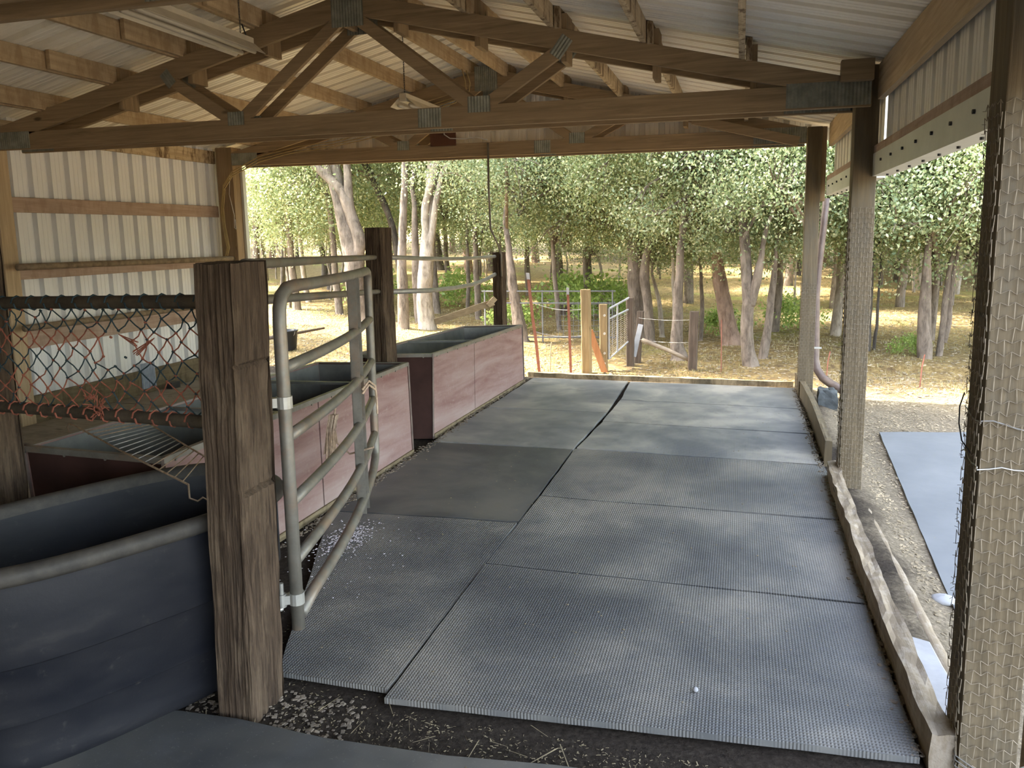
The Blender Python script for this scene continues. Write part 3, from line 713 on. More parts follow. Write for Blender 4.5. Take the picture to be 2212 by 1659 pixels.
mo.build('frayed_tuft', MT['rope_orange'], T); mo = MB()
for k in range(40):
    p = (-2.345+rnd.uniform(-.02,.03), 2.36, 1.05+rnd.uniform(-.02,.06)); mo.tube([p, (p[0]+rnd.uniform(-.03,.03), 2.35+rnd.uniform(-.02,.02), p[2]+rnd.uniform(-.03,.03))], .0022, 4)
mo.build('frayed_tuft', MT['rope_orange'], T); mo = MB()
for s, (xa, za) in ((1, (-2.22,1.345)), (-1, (-2.06,1.335))):
    for k in range(9): mo.tube([(xa,2.37,za), (xa+s*(.07+rnd.uniform(0,.03)), 2.365, za-.025*(1 if s > 0 else 2)-rnd.uniform(0,.02))], .0016, 4)
mo.build('loose_end', MT['rope_orange'], T); mt_ = MB()
for k in range(10): mt_.tube([(-2.985,2.44,1.10), (-2.98+rnd.uniform(-.008,.008),2.435,.96+rnd.uniform(-.015,.015))], .0035, 4)
mt_.build('knotted_tail', MT['rope_teal'], T)

# ------------------------------------------------------------------ feeders
def feeder(tc, bc, zt, zb, label, divs, seam, ends=('dark_ply','dark_ply'), ztf=None):
    """tc/bc: four corners (near-right, near-left, far-left, far-right) of top and bottom"""
    ztf = ztf if ztf is not None else zt
    top = [Vector((tc[0][0],tc[0][1],zt)), Vector((tc[1][0],tc[1][1],zt)), Vector((tc[2][0],tc[2][1],ztf)), Vector((tc[3][0],tc[3][1],ztf))]
    bot = [Vector((b[0],b[1],zb)) for b in bc]
    cx = sum((p for p in bot), Vector())/4
    T = thing('feed_bunk', (cx.x, cx.y, zb), label, 'feeder', 'red wooden feed bunks')
    def panel(name, i, j, mat, t0=0.0, t1=1.0, th=.018, inn=0.0, zlo=0.0, zhi=1.0):
        a0, a1 = bot[i].lerp(bot[j], t0), bot[i].lerp(bot[j], t1); b0, b1 = top[i].lerp(top[j], t0), top[i].lerp(top[j], t1)
        A0, B0 = a0.lerp(b0, zlo), a0.lerp(b0, zhi); A1, B1 = a1.lerp(b1, zlo), a1.lerp(b1, zhi)
        d = (a1-a0).normalized(); nr = d.cross(Vector((0,0,1))).normalized()
        if nr.dot(cx-a0) < 0: nr = -nr
        s0, s1 = nr*inn, nr*(inn+th)
        mb = MB(); mb.hexa([A0+s0, A1+s0, A1+s1, A0+s1, B0+s0, B1+s0, B1+s1, B0+s1]); return mb.build(name, MT[mat], T, bevel=.0015)
    prev = 0.0
    for s_ in list(seam)+[1.0]:
        panel('side_panel', 0, 3, 'red_ply', prev, s_-(.0025 if s_ < 1 else 0)); prev = s_+.0025
    panel('side_panel', 1, 2, 'red_ply')
    panel('end_panel', 0, 1, ends[0]); panel('end_panel', 3, 2, ends[1])
    for (i, j) in ((0,3),(1,2),(0,1),(3,2)): panel('tin_lining', i, j, 'tin', .01, .99, .003, .0185, .02, .985)
    mb = MB(); ins = [p.lerp(Vector((cx.x,cx.y,p.z)), .03)+Vector((0,0,.10)) for p in bot]; mb.hexa([p for p in ins]+[p+Vector((0,0,.01)) for p in ins]); mb.build('floor_board', MT['tin'], T)
    # metal edge strips on the rim and corners
    mb = MB()
    for (i, j) in ((0,3),(1,2),(0,1),(3,2)):
        d = (top[j]-top[i]).normalized(); nr = d.cross(Vector((0,0,1))).normalized()
        if nr.dot(cx-top[i]) < 0: nr = -nr
        mb.beam(top[i]+nr*.011+Vector((0,0,.001)), top[j]+nr*.011+Vector((0,0,.001)), .028, .006, side=nr)
        mb.beam(top[i]-nr*.002-Vector((0,0,.012)), top[j]-nr*.002-Vector((0,0,.012)), .003, .026, side=nr)
        L = (top[j]-top[i]).length; k = .08
        while k < L:
            q = top[i]+d*k-nr*.003-Vector((0,0,.026)); mb.tube([q, q-nr*.005], .006, 6); k += .24
    mb.build('rim_strip', MT['galv'], T)
    for i in range(4):
        mb = MB(); mb.tube([bot[i], top[i]], .009, 4); mb.build('corner_strip', MT['brown_metal'], T)
    for dv in divs:
        a, b = top[0].lerp(top[3], dv), top[1].lerp(top[2], dv)
        d = (b-a).normalized(); a = a+d*.02; b = b-d*.02
        mb = MB(); mb.beam(a-Vector((0,0,.012)), b-Vector((0,0,.012)), .03, .018, side=Vector((0,1,0))); mb.build('cross_bar', MT['tin'], T)
    mb = MB(); mb.beam(bot[0]+Vector((.008,.01,.02)), bot[3]+Vector((.008,-.01,.02)), .012, .04); mb.build('base_strip', MT['sill'], T)
    return T
feeder([(-2.492,2.850),(-3.300,2.862),(-3.190,5.43),(-2.478,5.570)], [(-2.512,2.87),(-3.27,2.88),(-3.17,5.44),(-2.466,5.577)], .712, -.02,
       'long red feed bunk running behind the tube gate, nearer one', [.36, .70], [.5])
feeder([(-2.460,6.045),(-3.117,5.845),(-3.03,8.38),(-2.405,8.660)], [(-2.482,6.045),(-3.10,5.86),(-3.02,8.38),(-2.398,8.685)], .708, -.02,
       'red feed bunk beyond the middle timber post, farther one', [.42], [.385], ztf=.655)

# wire rack lying on the near feeder
T = thing('wire_rack', (-2.7,2.9,.73), 'rusty wire oven rack leaning over the feed bunk corner', 'rack')
A, B, C_, D = Vector((-3.30,3.16,.735)), Vector((-3.14,3.43,.735)), Vector((-2.235,2.83,.74)), Vector((-2.110,2.545,.72))
mb = MB(); mb.tube([A+Vector((-.03,0,-.03)), A+Vector((-.035,-.005,.0)), A+Vector((-.015,-.01,.02)), A+Vector((.02,-.01,.012)), A.lerp(D,.5), D], .0045, 6)
mb.tube([B+Vector((-.04,0,-.03)), B+Vector((-.035,-.005,.01)), B+Vector((-.01,-.01,.02)), B.lerp(C_,.5), C_], .0045, 6)
mb.tube([D, D+Vector((.004,-.004,-.055)), D+Vector((.03,.01,-.07)), D+Vector((.04,.03,-.06)), D+Vector((.05,.04,-.072)), D+Vector((.09,.12,-.06)), C_+Vector((0,0,-.05)), C_], .004, 6)
mb.build('frame', MT['rust_wire'], T, smooth=True)
for k in range(16):
    t_ = .10+.86*k/15; mb = MB(); mb.tube([A.lerp(D,t_), B.lerp(C_,t_)], .0026, 6); mb.build('rung', MT['bright_wire'] if 3 <= k <= 10 else MT['rust_wire'], T, smooth=True)

# ------------------------------------------------------------------ black stock tank
T = thing('stock_tank', (-2.24,2.255,-.02), 'large black oval plastic stock tank with dusty rim', 'tank')
def ell(a, b, z, n=3.0, N=120, c=(-2.24,2.255), ang=math.radians(65)):
    out = []
    for k in range(N):
        th = 2*math.pi*k/N; ct, st = math.cos(th), math.sin(th)
        u = a*math.copysign(abs(ct)**(2/n), ct); v = b*math.copysign(abs(st)**(2/n), st)
        out.append((c[0]+u*math.cos(ang)-v*math.sin(ang)*1.0, c[1]+u*math.sin(ang)+v*math.cos(ang), z))
    return out
def loft(mb, rings, close_bottom=True):
    N = len(rings[0]); b = len(mb.v)
    for r in rings: mb.v += r
    mb.f += [(b+j*N+i, b+j*N+(i+1)%N, b+(j+1)*N+(i+1)%N, b+(j+1)*N+i) for j in range(len(rings)-1) for i in range(N)]
a, b = .655, .378
prof = [(-.10,-.02),(-.088,-.012),(-.080,.02),(-.072,.05),(-.068,.17),(-.066,.172),(-.050,.180),(-.048,.183),(-.044,.37),(-.042,.372),(-.030,.380),(-.028,.383),(-.026,.63),(-.024,.652)]
mb = MB(); loft(mb, [ell(a-.5, b-.30, -.02)]+[ell(a+o, b+o, z) for o, z in prof]); mb.f.append(tuple(range(119,-1,-1))); 
inner = [(-.052,.665),(-.060,.45),(-.075,.30),(-.090,.10),(-.12,.05),(-.2,.045)]
mi = MB(); loft(mi, [ell(a+o, b+o, z) for o, z in inner]); mi.f.append(tuple(range(5*120, 6*120)))
rim = [(-.024,.652),(-.002,.655),(.004,.668),(.003,.690),(-.004,.702),(-.018,.711),(-.036,.710),(-.048,.700),(-.052,.665)]
mr = MB(); loft(mr, [ell(a+o, b+o, z) for o, z in rim])
mb.build('shell', MT['tank'], T, smooth=True); mi.build('inside_wall', MT['tank'], T, smooth=True); mr.build('rim', MT['tank_rim'], T, smooth=True)

# ------------------------------------------------------------------ tube gate
T = thing('tube_gate', (-1.592,2.462,.22), 'grey tubular farm gate swung open from the near timber post', 'gate')
Hn = Vector((-1.592,2.462,0)); Hf = Vector((-2.105,4.20,0)); gd = (Hf-Hn).normalized()
def gp(t_, z): # bulging sideways a little: the gate is bent
    p = Hn.lerp(Hf, t_); s_ = gd.cross(Vector((0,0,1)))
    return Vector((p.x, p.y, 0)) + s_*(-.045*math.sin(math.pi*max(0,t_)))*(-1) + Vector((0,0,z))
rt = .0245
mb = MB()
mb.tube([gp(0,.222),gp(0,.9),gp(0,1.38),gp(.004,1.44),gp(.018,1.485),gp(.05,1.508),gp(.1,1.512)]+[gp(k/10,1.512-.02*k/10) for k in range(2,10)]+[gp(.955,1.492),gp(.985,1.482),gp(.998,1.45),gp(1,1.40),gp(1,.9),gp(1,.46),gp(.995,.40),gp(.975,.372)]+[gp(k/10,.345-.065*(1-k/10)) for k in range(9,0,-1)]+[gp(.02,.265)], rt, 14)
mb.build('frame', MT['galv'], T, smooth=True)
for zn, zf in ((1.222,1.205),(.966,.956),(.718,.730),(.488,.516)):
    mb = MB(); mb.tube([gp(.005+k/12*.99, zn+(zf-zn)*k/12) for k in range(13)], rt*.92, 12); mb.build('rail', MT['galv'], T, smooth=True)
mb = MB(); s_ = gd.cross(Vector((0,0,1)))
c0 = gp(.655, 0)
for (o1, o2, e1, e2) in ((-.028,-.024,-.045,.045), (-.028,.02,.041,.045), (-.028,.02,-.045,-.041)):
    base = [c0+gd*e1+s_*o1, c0+gd*e2+s_*o1, c0+gd*e2+s_*o2, c0+gd*e1+s_*o2]
    mb.hexa([p+Vector((0,0,.255)) for p in base]+[p+Vector((0,0,1.500)) for p in base])
mb.build('brace_channel', MT['galv'], T)
for z, nm in ((1.10,'upper'),(.345,'lower')):
    h = MB(); h.tube([gp(0,z-.022), gp(0,z+.022)], rt+.005, 14)
    q = gp(0,z)+Vector((-.052,-.03,0)) if z > 1 else gp(0,z)+Vector((-.045,-.03,0))
    h.tube([q+Vector((0,0,-.028)), q+Vector((0,0,.022))], .017, 12); 
    h.beam(gp(0,z), q, .03, .035); h.tube([q+Vector((0,0,-.035)), q+Vector((-.02,-.03,-.04)), Vector((-1.66,2.40,z-.04))], .009, 10)
    hb = h.build('hinge', MT['zinc'], T)
    h = MB(); h.tube([q+Vector((0,0,-.03)), q+Vector((0,0,.065))], .009, 10); h.build('hinge_pin', MT['zinc'], hb)
mb = MB()
for z0 in (.90,.92): mb.tube([c0+Vector((.05,-.06,z0)), c0+Vector((.07,-.02,z0+.04)), c0+Vector((.07,.05,z0)), c0+Vector((.065,.07,z0-.06)), c0+Vector((.07,.06,z0-.13))], .006, 6)
mb.tube([c0+Vector((-.10,-.05,.88)), c0+Vector((-.14,-.03,.74)), c0+Vector((-.13,-.02,.62)), c0+Vector((-.07,0,.56)), c0+Vector((.06,.02,.60))], .005, 6)
mb.build('tie_rope', MT['rope_tan'], T)
mb = MB(); rnd = random.Random(2)
for k in range(46):
    p = c0+Vector((-.145+rnd.uniform(-.018,.018),-.05+rnd.uniform(-.02,.02),.70)); mb.tube([p+Vector((.02,0,.08)), p, p+Vector((rnd.uniform(-.03,.01),0,-.15+rnd.uniform(-.05,.05)))], .0028, 4)
mb.build('rope_fray', MT['rope_tan'], T)

# spilled flakes on the mat beneath the gate
def scatter(name, mat, label, cat, n, fn, size, flat=True, kind='stuff', zf=lambda x,y: 0.0, seed=0, asp=(.5,1)):
    r = np.random.RandomState(seed); vs = []; fs = []
    for i in range(n):
        x, y = fn(r); s_ = size*r.uniform(.4,1.3); w_ = s_*r.uniform(*asp); a = r.uniform(0,6.283); z = zf(x,y)+r.uniform(.001,.004)
        dz = s_*r.uniform(-.25,.25) if not flat else 0; h = w_*.25
        c, s2 = math.cos(a), math.sin(a)
        P4 = [(-s_/2,-w_/2),(s_/2,-w_/2),(s_/2,w_/2),(-s_/2,w_/2)]
        b_ = len(vs)
        for k, (u, v) in enumerate(P4): vs.append(tuple(W((x+u*c-v*s2, y+u*s2+v*c, z+(dz if k in (1,2) else -0)))))
        for k, (u, v) in enumerate(P4): vs.append(tuple(W((x+u*c*.8-v*s2*.8, y+u*s2*.8+v*c*.8, z+h+(dz if k in (1,2) else 0)))))
        fs += [(b_+4,b_+5,b_+6,b_+7),(b_,b_+1,b_+5,b_+4),(b_+1,b_+2,b_+6,b_+5),(b_+2,b_+3,b_+7,b_+6),(b_+3,b_,b_+4,b_+7)]
    o = rawmesh(name, vs, fs, mat); return tag(o, label, cat, kind=kind)
def clus(r):
    if r.rand() < .8: return -2.11+r.normal(0,.06), 3.80+r.normal(0,.12)
    return -2.05+r.normal(0,.2), 3.5+r.normal(0,.35)
scatter('spilled_flakes', MT['chip'], 'white spilled flakes on the mat under the gate', 'debris', 700, clus, .009, seed=3, zf=lambda x,y: .001)
def strip(r):
    x = r.uniform(-2.3,.62)
    if x < -1.25: return x, r.uniform(2.18, 2.50 if x > -1.6 else 2.9)
    return x, r.uniform(2.20+.06*max(0,x+.9), 2.44)
gzf = lambda x, y: ground_z(x, y)
scatter('barn_straw', MT['straw'], 'bits of straw and chaff on the dirt strip before the mats', 'debris', 1500, strip, .010, False, seed=5, zf=gzf, asp=(.12,.4))
def longs(r): return (r.uniform(-1.5,-.5) if r.rand() < .7 else r.uniform(-2.2,.5)), r.uniform(2.1,2.45)
scatter('straw_stalks', MT['straw'], 'long pale straw stalks on the dirt strip before the mats', 'debris', 26, longs, .10, False, seed=12, zf=lambda x,y: -.012, asp=(.015,.03))
scatter('barn_pebbles', MT['pebble'], 'small dirt clods by the foot of the stock tank', 'debris', 900, lambda r: (r.uniform(-2.3,-1.3), r.uniform(2.0,2.45)), .016, False, seed=8, zf=gzf, asp=(.6,1))
def matsx(r): return r.uniform(-2.3,.55), r.uniform(2.6,8.8)
scatter('mat_crumbs', MT['straw'], 'scattered crumbs of straw on the barn mats', 'debris', 420, matsx, .007, seed=9, zf=lambda x,y: .002)
scatter('feeder_litter', MT['pebble'], 'dirt crumbs along the foot of the red feed bunks', 'debris', 900, lambda r: (-2.41+r.normal(0,.022), r.uniform(3.0,8.9)), .018, False, seed=10, zf=lambda x,y: -.002, asp=(.5,1))
scatter('edge_litter', MT['pebble'], 'dirt crumbs along the right edging boards', 'debris', 900, lambda r: (.60+r.normal(0,.018), r.uniform(2.6,9.0)), .016, False, seed=11, zf=lambda x,y: -.002, asp=(.5,1))
mb = MB(); mb.tube([(-.124,2.787,.004),(-.124,2.787,.010),(-.124,2.787,.018),(-.124,2.787,.022)], [.006,.011,.009,.003], 10)
tag(mb.build('pebble', MT['slab'], smooth=True), 'single round pebble on the nearest mat', 'stone')

# ------------------------------------------------------------------ ceiling lights, cables, conduit
def shoplight(x, y0, y1, z0, z1, label, mat):
    T = thing('shop_light', (x,(y0+y1)/2,(z0+z1)/2), label, 'light', 'hanging shop lights')
    mb = MB(); n = 2
    for (u0,w0,u1,w1) in ((-.125,-.045,-.075,.0),(-.075,.0,-.04,.03),(-.04,.03,.04,.03),(.04,.03,.075,.0),(.075,.0,.125,-.045)):
        mb.hexa([(x+u0,y0,z0+w0),(x+u1,y0,z0+w1),(x+u1,y1,z1+w1),(x+u0,y1,z1+w0),(x+u0,y0,z0+w0+.004),(x+u1,y0,z0+w1+.004),(x+u1,y1,z1+w1+.004),(x+u0,y1,z1+w0+.004)])
    rf = mb.build('reflector', MT['white_enamel'], T)
    mb = MB(); mb.hexa([(x-.035,y0,z0+.0),(x+.035,y0,z0+.0),(x+.035,y1,z1+.0),(x-.035,y1,z1+.0),(x-.035,y0,z0+.075),(x+.035,y0,z0+.075),(x+.035,y1,z1+.075),(x-.035,y1,z1+.075)])
    mb.build('housing', MT['white_enamel'], T, bevel=.004)
    for s_ in (-.055,.055):
        mb = MB(); mb.tube([(x+s_,y0+.03,z0-.028),(x+s_,y1-.03,z1-.028)], .0165, 12); mb.build('tube', mat, rf, smooth=True)
    return T
shoplight(-3.50, 4.02, 5.26, 3.05, 3.05, 'dusty white shop light hung below roof at upper left', MT['white_enamel'])
shoplight(-3.02, 6.90, 8.1, 2.90, 2.90, 'small white shop light hanging on a chain beyond the middle truss', MT['white_enamel'])
def chain(x, y, z0, z1, label):
    mb = MB(); z = z0; k = 0
    while z < z1:
        mb.tube([(x-(.004 if k%2 else 0), y-(0 if k%2 else .004), z), (x-(.004 if k%2 else 0), y-(0 if k%2 else .004), z+.026)], .0022, 4)
        mb.tube([(x+(.004 if k%2 else 0), y+(0 if k%2 else .004), z), (x+(.004 if k%2 else 0), y+(0 if k%2 else .004), z+.026)], .0022, 4); z += .02; k += 1
    tag(mb.build('chain', MT['black_metal']), label, 'chain')
chain(-3.02, 6.95, 2.97, 3.52, 'thin dark chain holding the small far shop light')
chain(-3.50, 5.15, 3.12, 3.41, 'thin dark chain holding the upper left shop light')
for k, (dx, dz) in enumerate(((0,0),(.022,.012),(.045,.0))):
    mb = MB(); P0 = [(-6.15,1.42),(-6.10,1.559),(-6.135,1.80),(-6.145,2.035),(-6.09,2.311),(-5.955,2.47),(-5.563,2.630),(-5.054,2.72),(-4.565,2.76),(-3.95,2.86),(-3.509,3.06),(-3.05,3.17),(-2.93,3.28)]
    pts = []
    for i in range(len(P0)-1):
        for s_ in range(5):
            t_ = s_/5; pts.append((P0[i][0]+(P0[i+1][0]-P0[i][0])*t_+dx*(1 if i < 4 else .2)+.004*nz(i+t_,k), 8.395-.008*k, P0[i][1]+(P0[i+1][1]-P0[i][1])*t_+(dz if i < 4 else -.03*k)+.006*nz(i*1.3+t_,k+5)))
    mb.tube(pts, .0062, 7)
    tag(mb.build('power_cable', MT['cable'], smooth=True), 'yellow cable draped up corner post and along far truss, %s' % ('outermost strand' if k == 0 else 'middle strand' if k == 1 else 'innermost strand'), 'cable', 'yellow cables')
mb = MB(); mb.tube([(-6.02,8.44,2.43),(-6.04,8.43,2.2),(-5.99,8.43,1.95),(-6.0,8.43,1.80),(-5.975,8.43,1.78),(-5.98,8.43,1.9)], .004, 6)
tag(mb.build('loose_cable', MT['cable_white'], smooth=True), 'thin loose cable end hanging on the corner post', 'cable')
mb = MB(); mb.tube([(-2.68,8.38,2.67),(-2.683,8.38,2.2),(-2.685,8.42,1.75),(-2.68,8.70,1.55),(-2.68,8.79,1.45),(-2.68,8.79,1.2)], .0125, 8)
tag(mb.build('conduit_pipe', MT['galv'], smooth=True), 'thin grey conduit dropping from far truss to far timber post', 'pipe')
mb = MB(); mb.tube([(-3.20,8.40,2.90),(-3.19,8.39,2.78),(-3.12,8.38,2.735),(-2.95,8.38,2.725),(-2.80,8.38,2.735),(-2.685,8.38,2.70)], .006, 7)
tag(mb.build('white_cable', MT['cable_white'], smooth=True), 'white cable sagging from dark box to the conduit top', 'cable')
T = thing('electric_board', (-3.2,8.40,2.68), 'red brown board with small black box on far truss', 'board')
mb = MB(); mb.box(-3.36,-3.06,8.395,8.415,2.66,2.86); mb.build('backing', MT['brown_board'], T)
mb = MB(); mb.box(-3.29,-3.12,8.34,8.395,2.80,2.86); mb.build('box', MT['black_plastic'], T, bevel=.004)
mb = MB(); mb.box(-3.62,-3.50,8.80,8.835,2.70,2.82); tag(mb.build('outlet_box', MT['white_enamel'], bevel=.004), 'white outlet box on far gable siding left of the red board', 'outlet')
mb = MB(); mb.beam((-.50,8.33,2.80),(.52,8.33,2.545), .036, .09, side=(0,1,0)); tag(mb.build('diagonal_brace', MT['truss_x'], bevel=.003), 'slanting lumber brace in front of far truss at right', 'brace')
for k, (xa, za) in enumerate(((-2.86,3.40),(-2.81,3.38))):
    mb = MB(); mb.tube([(xa,8.1,za),(xa+.02,8.15,za-.12),(xa+.01-.03*k,8.2,za-.25),(xa-.06,8.25,za-.34)], .006, 6)
    tag(mb.build('hanging_cable', MT['cable'], smooth=True), 'short yellow cable hanging under the ridge, %s one' % ('left' if k == 0 else 'right'), 'cable', 'short ridge cables')
mb = MB(); mb.tube([(-3.66,5.30,3.36),(-3.60,5.32,3.25),(-3.55,5.30,3.14),(-3.60,5.24,3.11)], .006, 6)
tag(mb.build('light_cord', MT['black_rubber'], smooth=True), 'dark cord looping down to upper left shop light', 'cable')

# ------------------------------------------------------------------ downspout
T = thing('downspout', (.83,8.95,.0), 'dark brown downspout beyond far right post', 'pipe')
mb = MB(); mb.tube([(.85,8.95,2.02),(.835,8.95,1.75),(.80,8.95,1.27),(.79,8.95,1.0),(.797,8.95,.5),(.80,8.95,.32),(.82,8.93,.22),(.88,8.88,.13),(.96,8.80,.08),(1.06,8.62,.05)], [.036]*4+[.045]*6, 10); mb.build('spout', MT['brown_metal'], T, smooth=True)
mb = MB(); mb.box(.66,.86,8.905,8.91,.44,.46); mb.build('strap', MT['zinc'], T)
mb = MB(); n1, n2 = 14, 9
for a_ in range(n2+1):
    for b_ in range(n1):
        th, ph = math.pi*a_/n2, 2*math.pi*b_/n1; r = 1+.16*nz(math.cos(ph)*2, math.sin(ph)*2, th*2)
        sx = max(-.8,min(.8,math.sin(th)*math.cos(ph)*1.25)); sy_ = max(-.8,min(.8,math.sin(th)*math.sin(ph)*1.25)); sz = max(-.8,min(.8,math.cos(th)*1.2))
        mb.v.append((.875+.115*r*sx, 8.32+.10*r*sy_, .0+.15*r*sz))
mb.f = [(a_*n1+b_, a_*n1+(b_+1)%n1, (a_+1)*n1+(b_+1)%n1, (a_+1)*n1+b_) for a_ in range(n2) for b_ in range(n1)]
tag(mb.build('rock', MT['rock']), 'dark square rock beneath the downspout elbow', 'stone')
mb = MB(); mb.tube([(1.085,8.05,.09),(1.09,8.04,.02),(1.085,8.0,-.05),(1.08,7.97,-.11)], [.03,.04,.036,.02], 8)
tag(mb.build('drain_stub', MT['grey_tube'], smooth=True), 'grey stub of pipe on the ground right of middle post', 'pipe')

# ================================================================== outdoors
# ------------------------------------------------------------------ trees
def smooth_path(path, sub=5, jit=.02, seed=0):
    P = [Vector(p[:3]) for p in path]; Rr = [p[3] for p in path]; out = []; rr = []
    for i in range(len(P)-1):
        p0, p1, p2, p3 = P[max(i-1,0)], P[i], P[i+1], P[min(i+2,len(P)-1)]
        for k in range(sub):
            t = k/sub
            v = 0.5*((2*p1)+(p2-p0)*t+(2*p0-5*p1+4*p2-p3)*t*t+(3*p1-p0-3*p2+p3)*t**3)
            v += Vector((nz(v.z*1.7, i+seed), nz(v.z*1.9, seed+5), 0))*jit
            out.append(v); rr.append((Rr[i]*(1-t)+Rr[i+1]*t)*(1+.12*nz(v.z*4, seed+9)))
    out.append(P[-1]); rr.append(Rr[-1]); return out, rr
def leafmesh(name, mat, n, ctr, rad, size, seed, clusters=70, spread=.30, zmin=None, hollow=.55):
    r = np.random.RandomState(seed)
    d = r.normal(size=(clusters,3)); d /= np.linalg.norm(d,axis=1)[:,None]
    rr = r.uniform(hollow,1,clusters)[:,None]
    cc = d*rr*np.array(rad)+np.array(ctr)
    if zmin is not None: cc[:,2] = np.maximum(cc[:,2], zmin+r.uniform(0,.5,clusters))
    idx = r.randint(0,clusters,n)
    spr = spread*r.uniform(.6,1.4,clusters)
    p = cc[idx] + r.normal(size=(n,3))*np.array([1,1,.7])*spr[idx][:,None]
    s = size*r.uniform(.6,1.3,n)[:,None]
    a = r.normal(size=(n,3)); a[:,2] -= .3; a /= np.linalg.norm(a,axis=1)[:,None]
    b = np.cross(a, r.normal(size=(n,3))); b /= np.linalg.norm(b,axis=1)[:,None]
    c = np.cross(a,b)
    V = np.empty((n,4,3)); V[:,0] = p-a*s*.5; V[:,1] = p+b*s*.30+c*s*.09; V[:,2] = p+a*s*.5; V[:,3] = p-b*s*.30+c*s*.09
    me = bpy.data.meshes.new(name); nv = n*4
    me.vertices.add(nv); me.vertices.foreach_set('co', V.reshape(-1))
    F = np.empty((n,2,3), dtype=np.int32); k = np.arange(n)*4
    F[:,0] = np.stack([k,k+1,k+2],1); F[:,1] = np.stack([k,k+2,k+3],1)
    me.loops.add(n*6); me.loops.foreach_set('vertex_index', F.reshape(-1))
    me.polygons.add(n*2); me.polygons.foreach_set('loop_start', np.arange(0,n*6,3,dtype=np.int32)); me.polygons.foreach_set('loop_total', np.full(n*2,3,dtype=np.int32))
    me.update(); me.validate(); me.materials.append(mat); return me, cc
def branchmesh(name, mat, cc, hub, r0, seed, count=26):
    rnd = random.Random(seed); mb = MB()
    for k in range(min(count, len(cc))):
        c = Vector(cc[k]); h = Vector((hub[0]+rnd.uniform(-.1,.1), hub[1]+rnd.uniform(-.1,.1), hub[2]+rnd.uniform(-.6,.9)))
        m1 = h.lerp(c,.4)+Vector((rnd.uniform(-.2,.2),rnd.uniform(-.2,.2),rnd.uniform(0,.3))); m2 = h.lerp(c,.75)+Vector((rnd.uniform(-.2,.2),rnd.uniform(-.2,.2),rnd.uniform(-.1,.2)))
        mb.tube([h,m1,m2,c], [r0,r0*.6,r0*.38,r0*.15], 5, cap=False)
        for q in range(2):
            e = c+Vector((rnd.uniform(-.4,.4),rnd.uniform(-.4,.4),rnd.uniform(-.4,.2))); mb.tube([m2,m2.lerp(e,.5)+Vector((0,0,.08)),e],[r0*.3,r0*.2,r0*.08],4,cap=False)
    me = bpy.data.meshes.new(name); me.from_pydata([tuple(v) for v in mb.v], [], mb.f); me.update(); me.materials.append(mat); return me

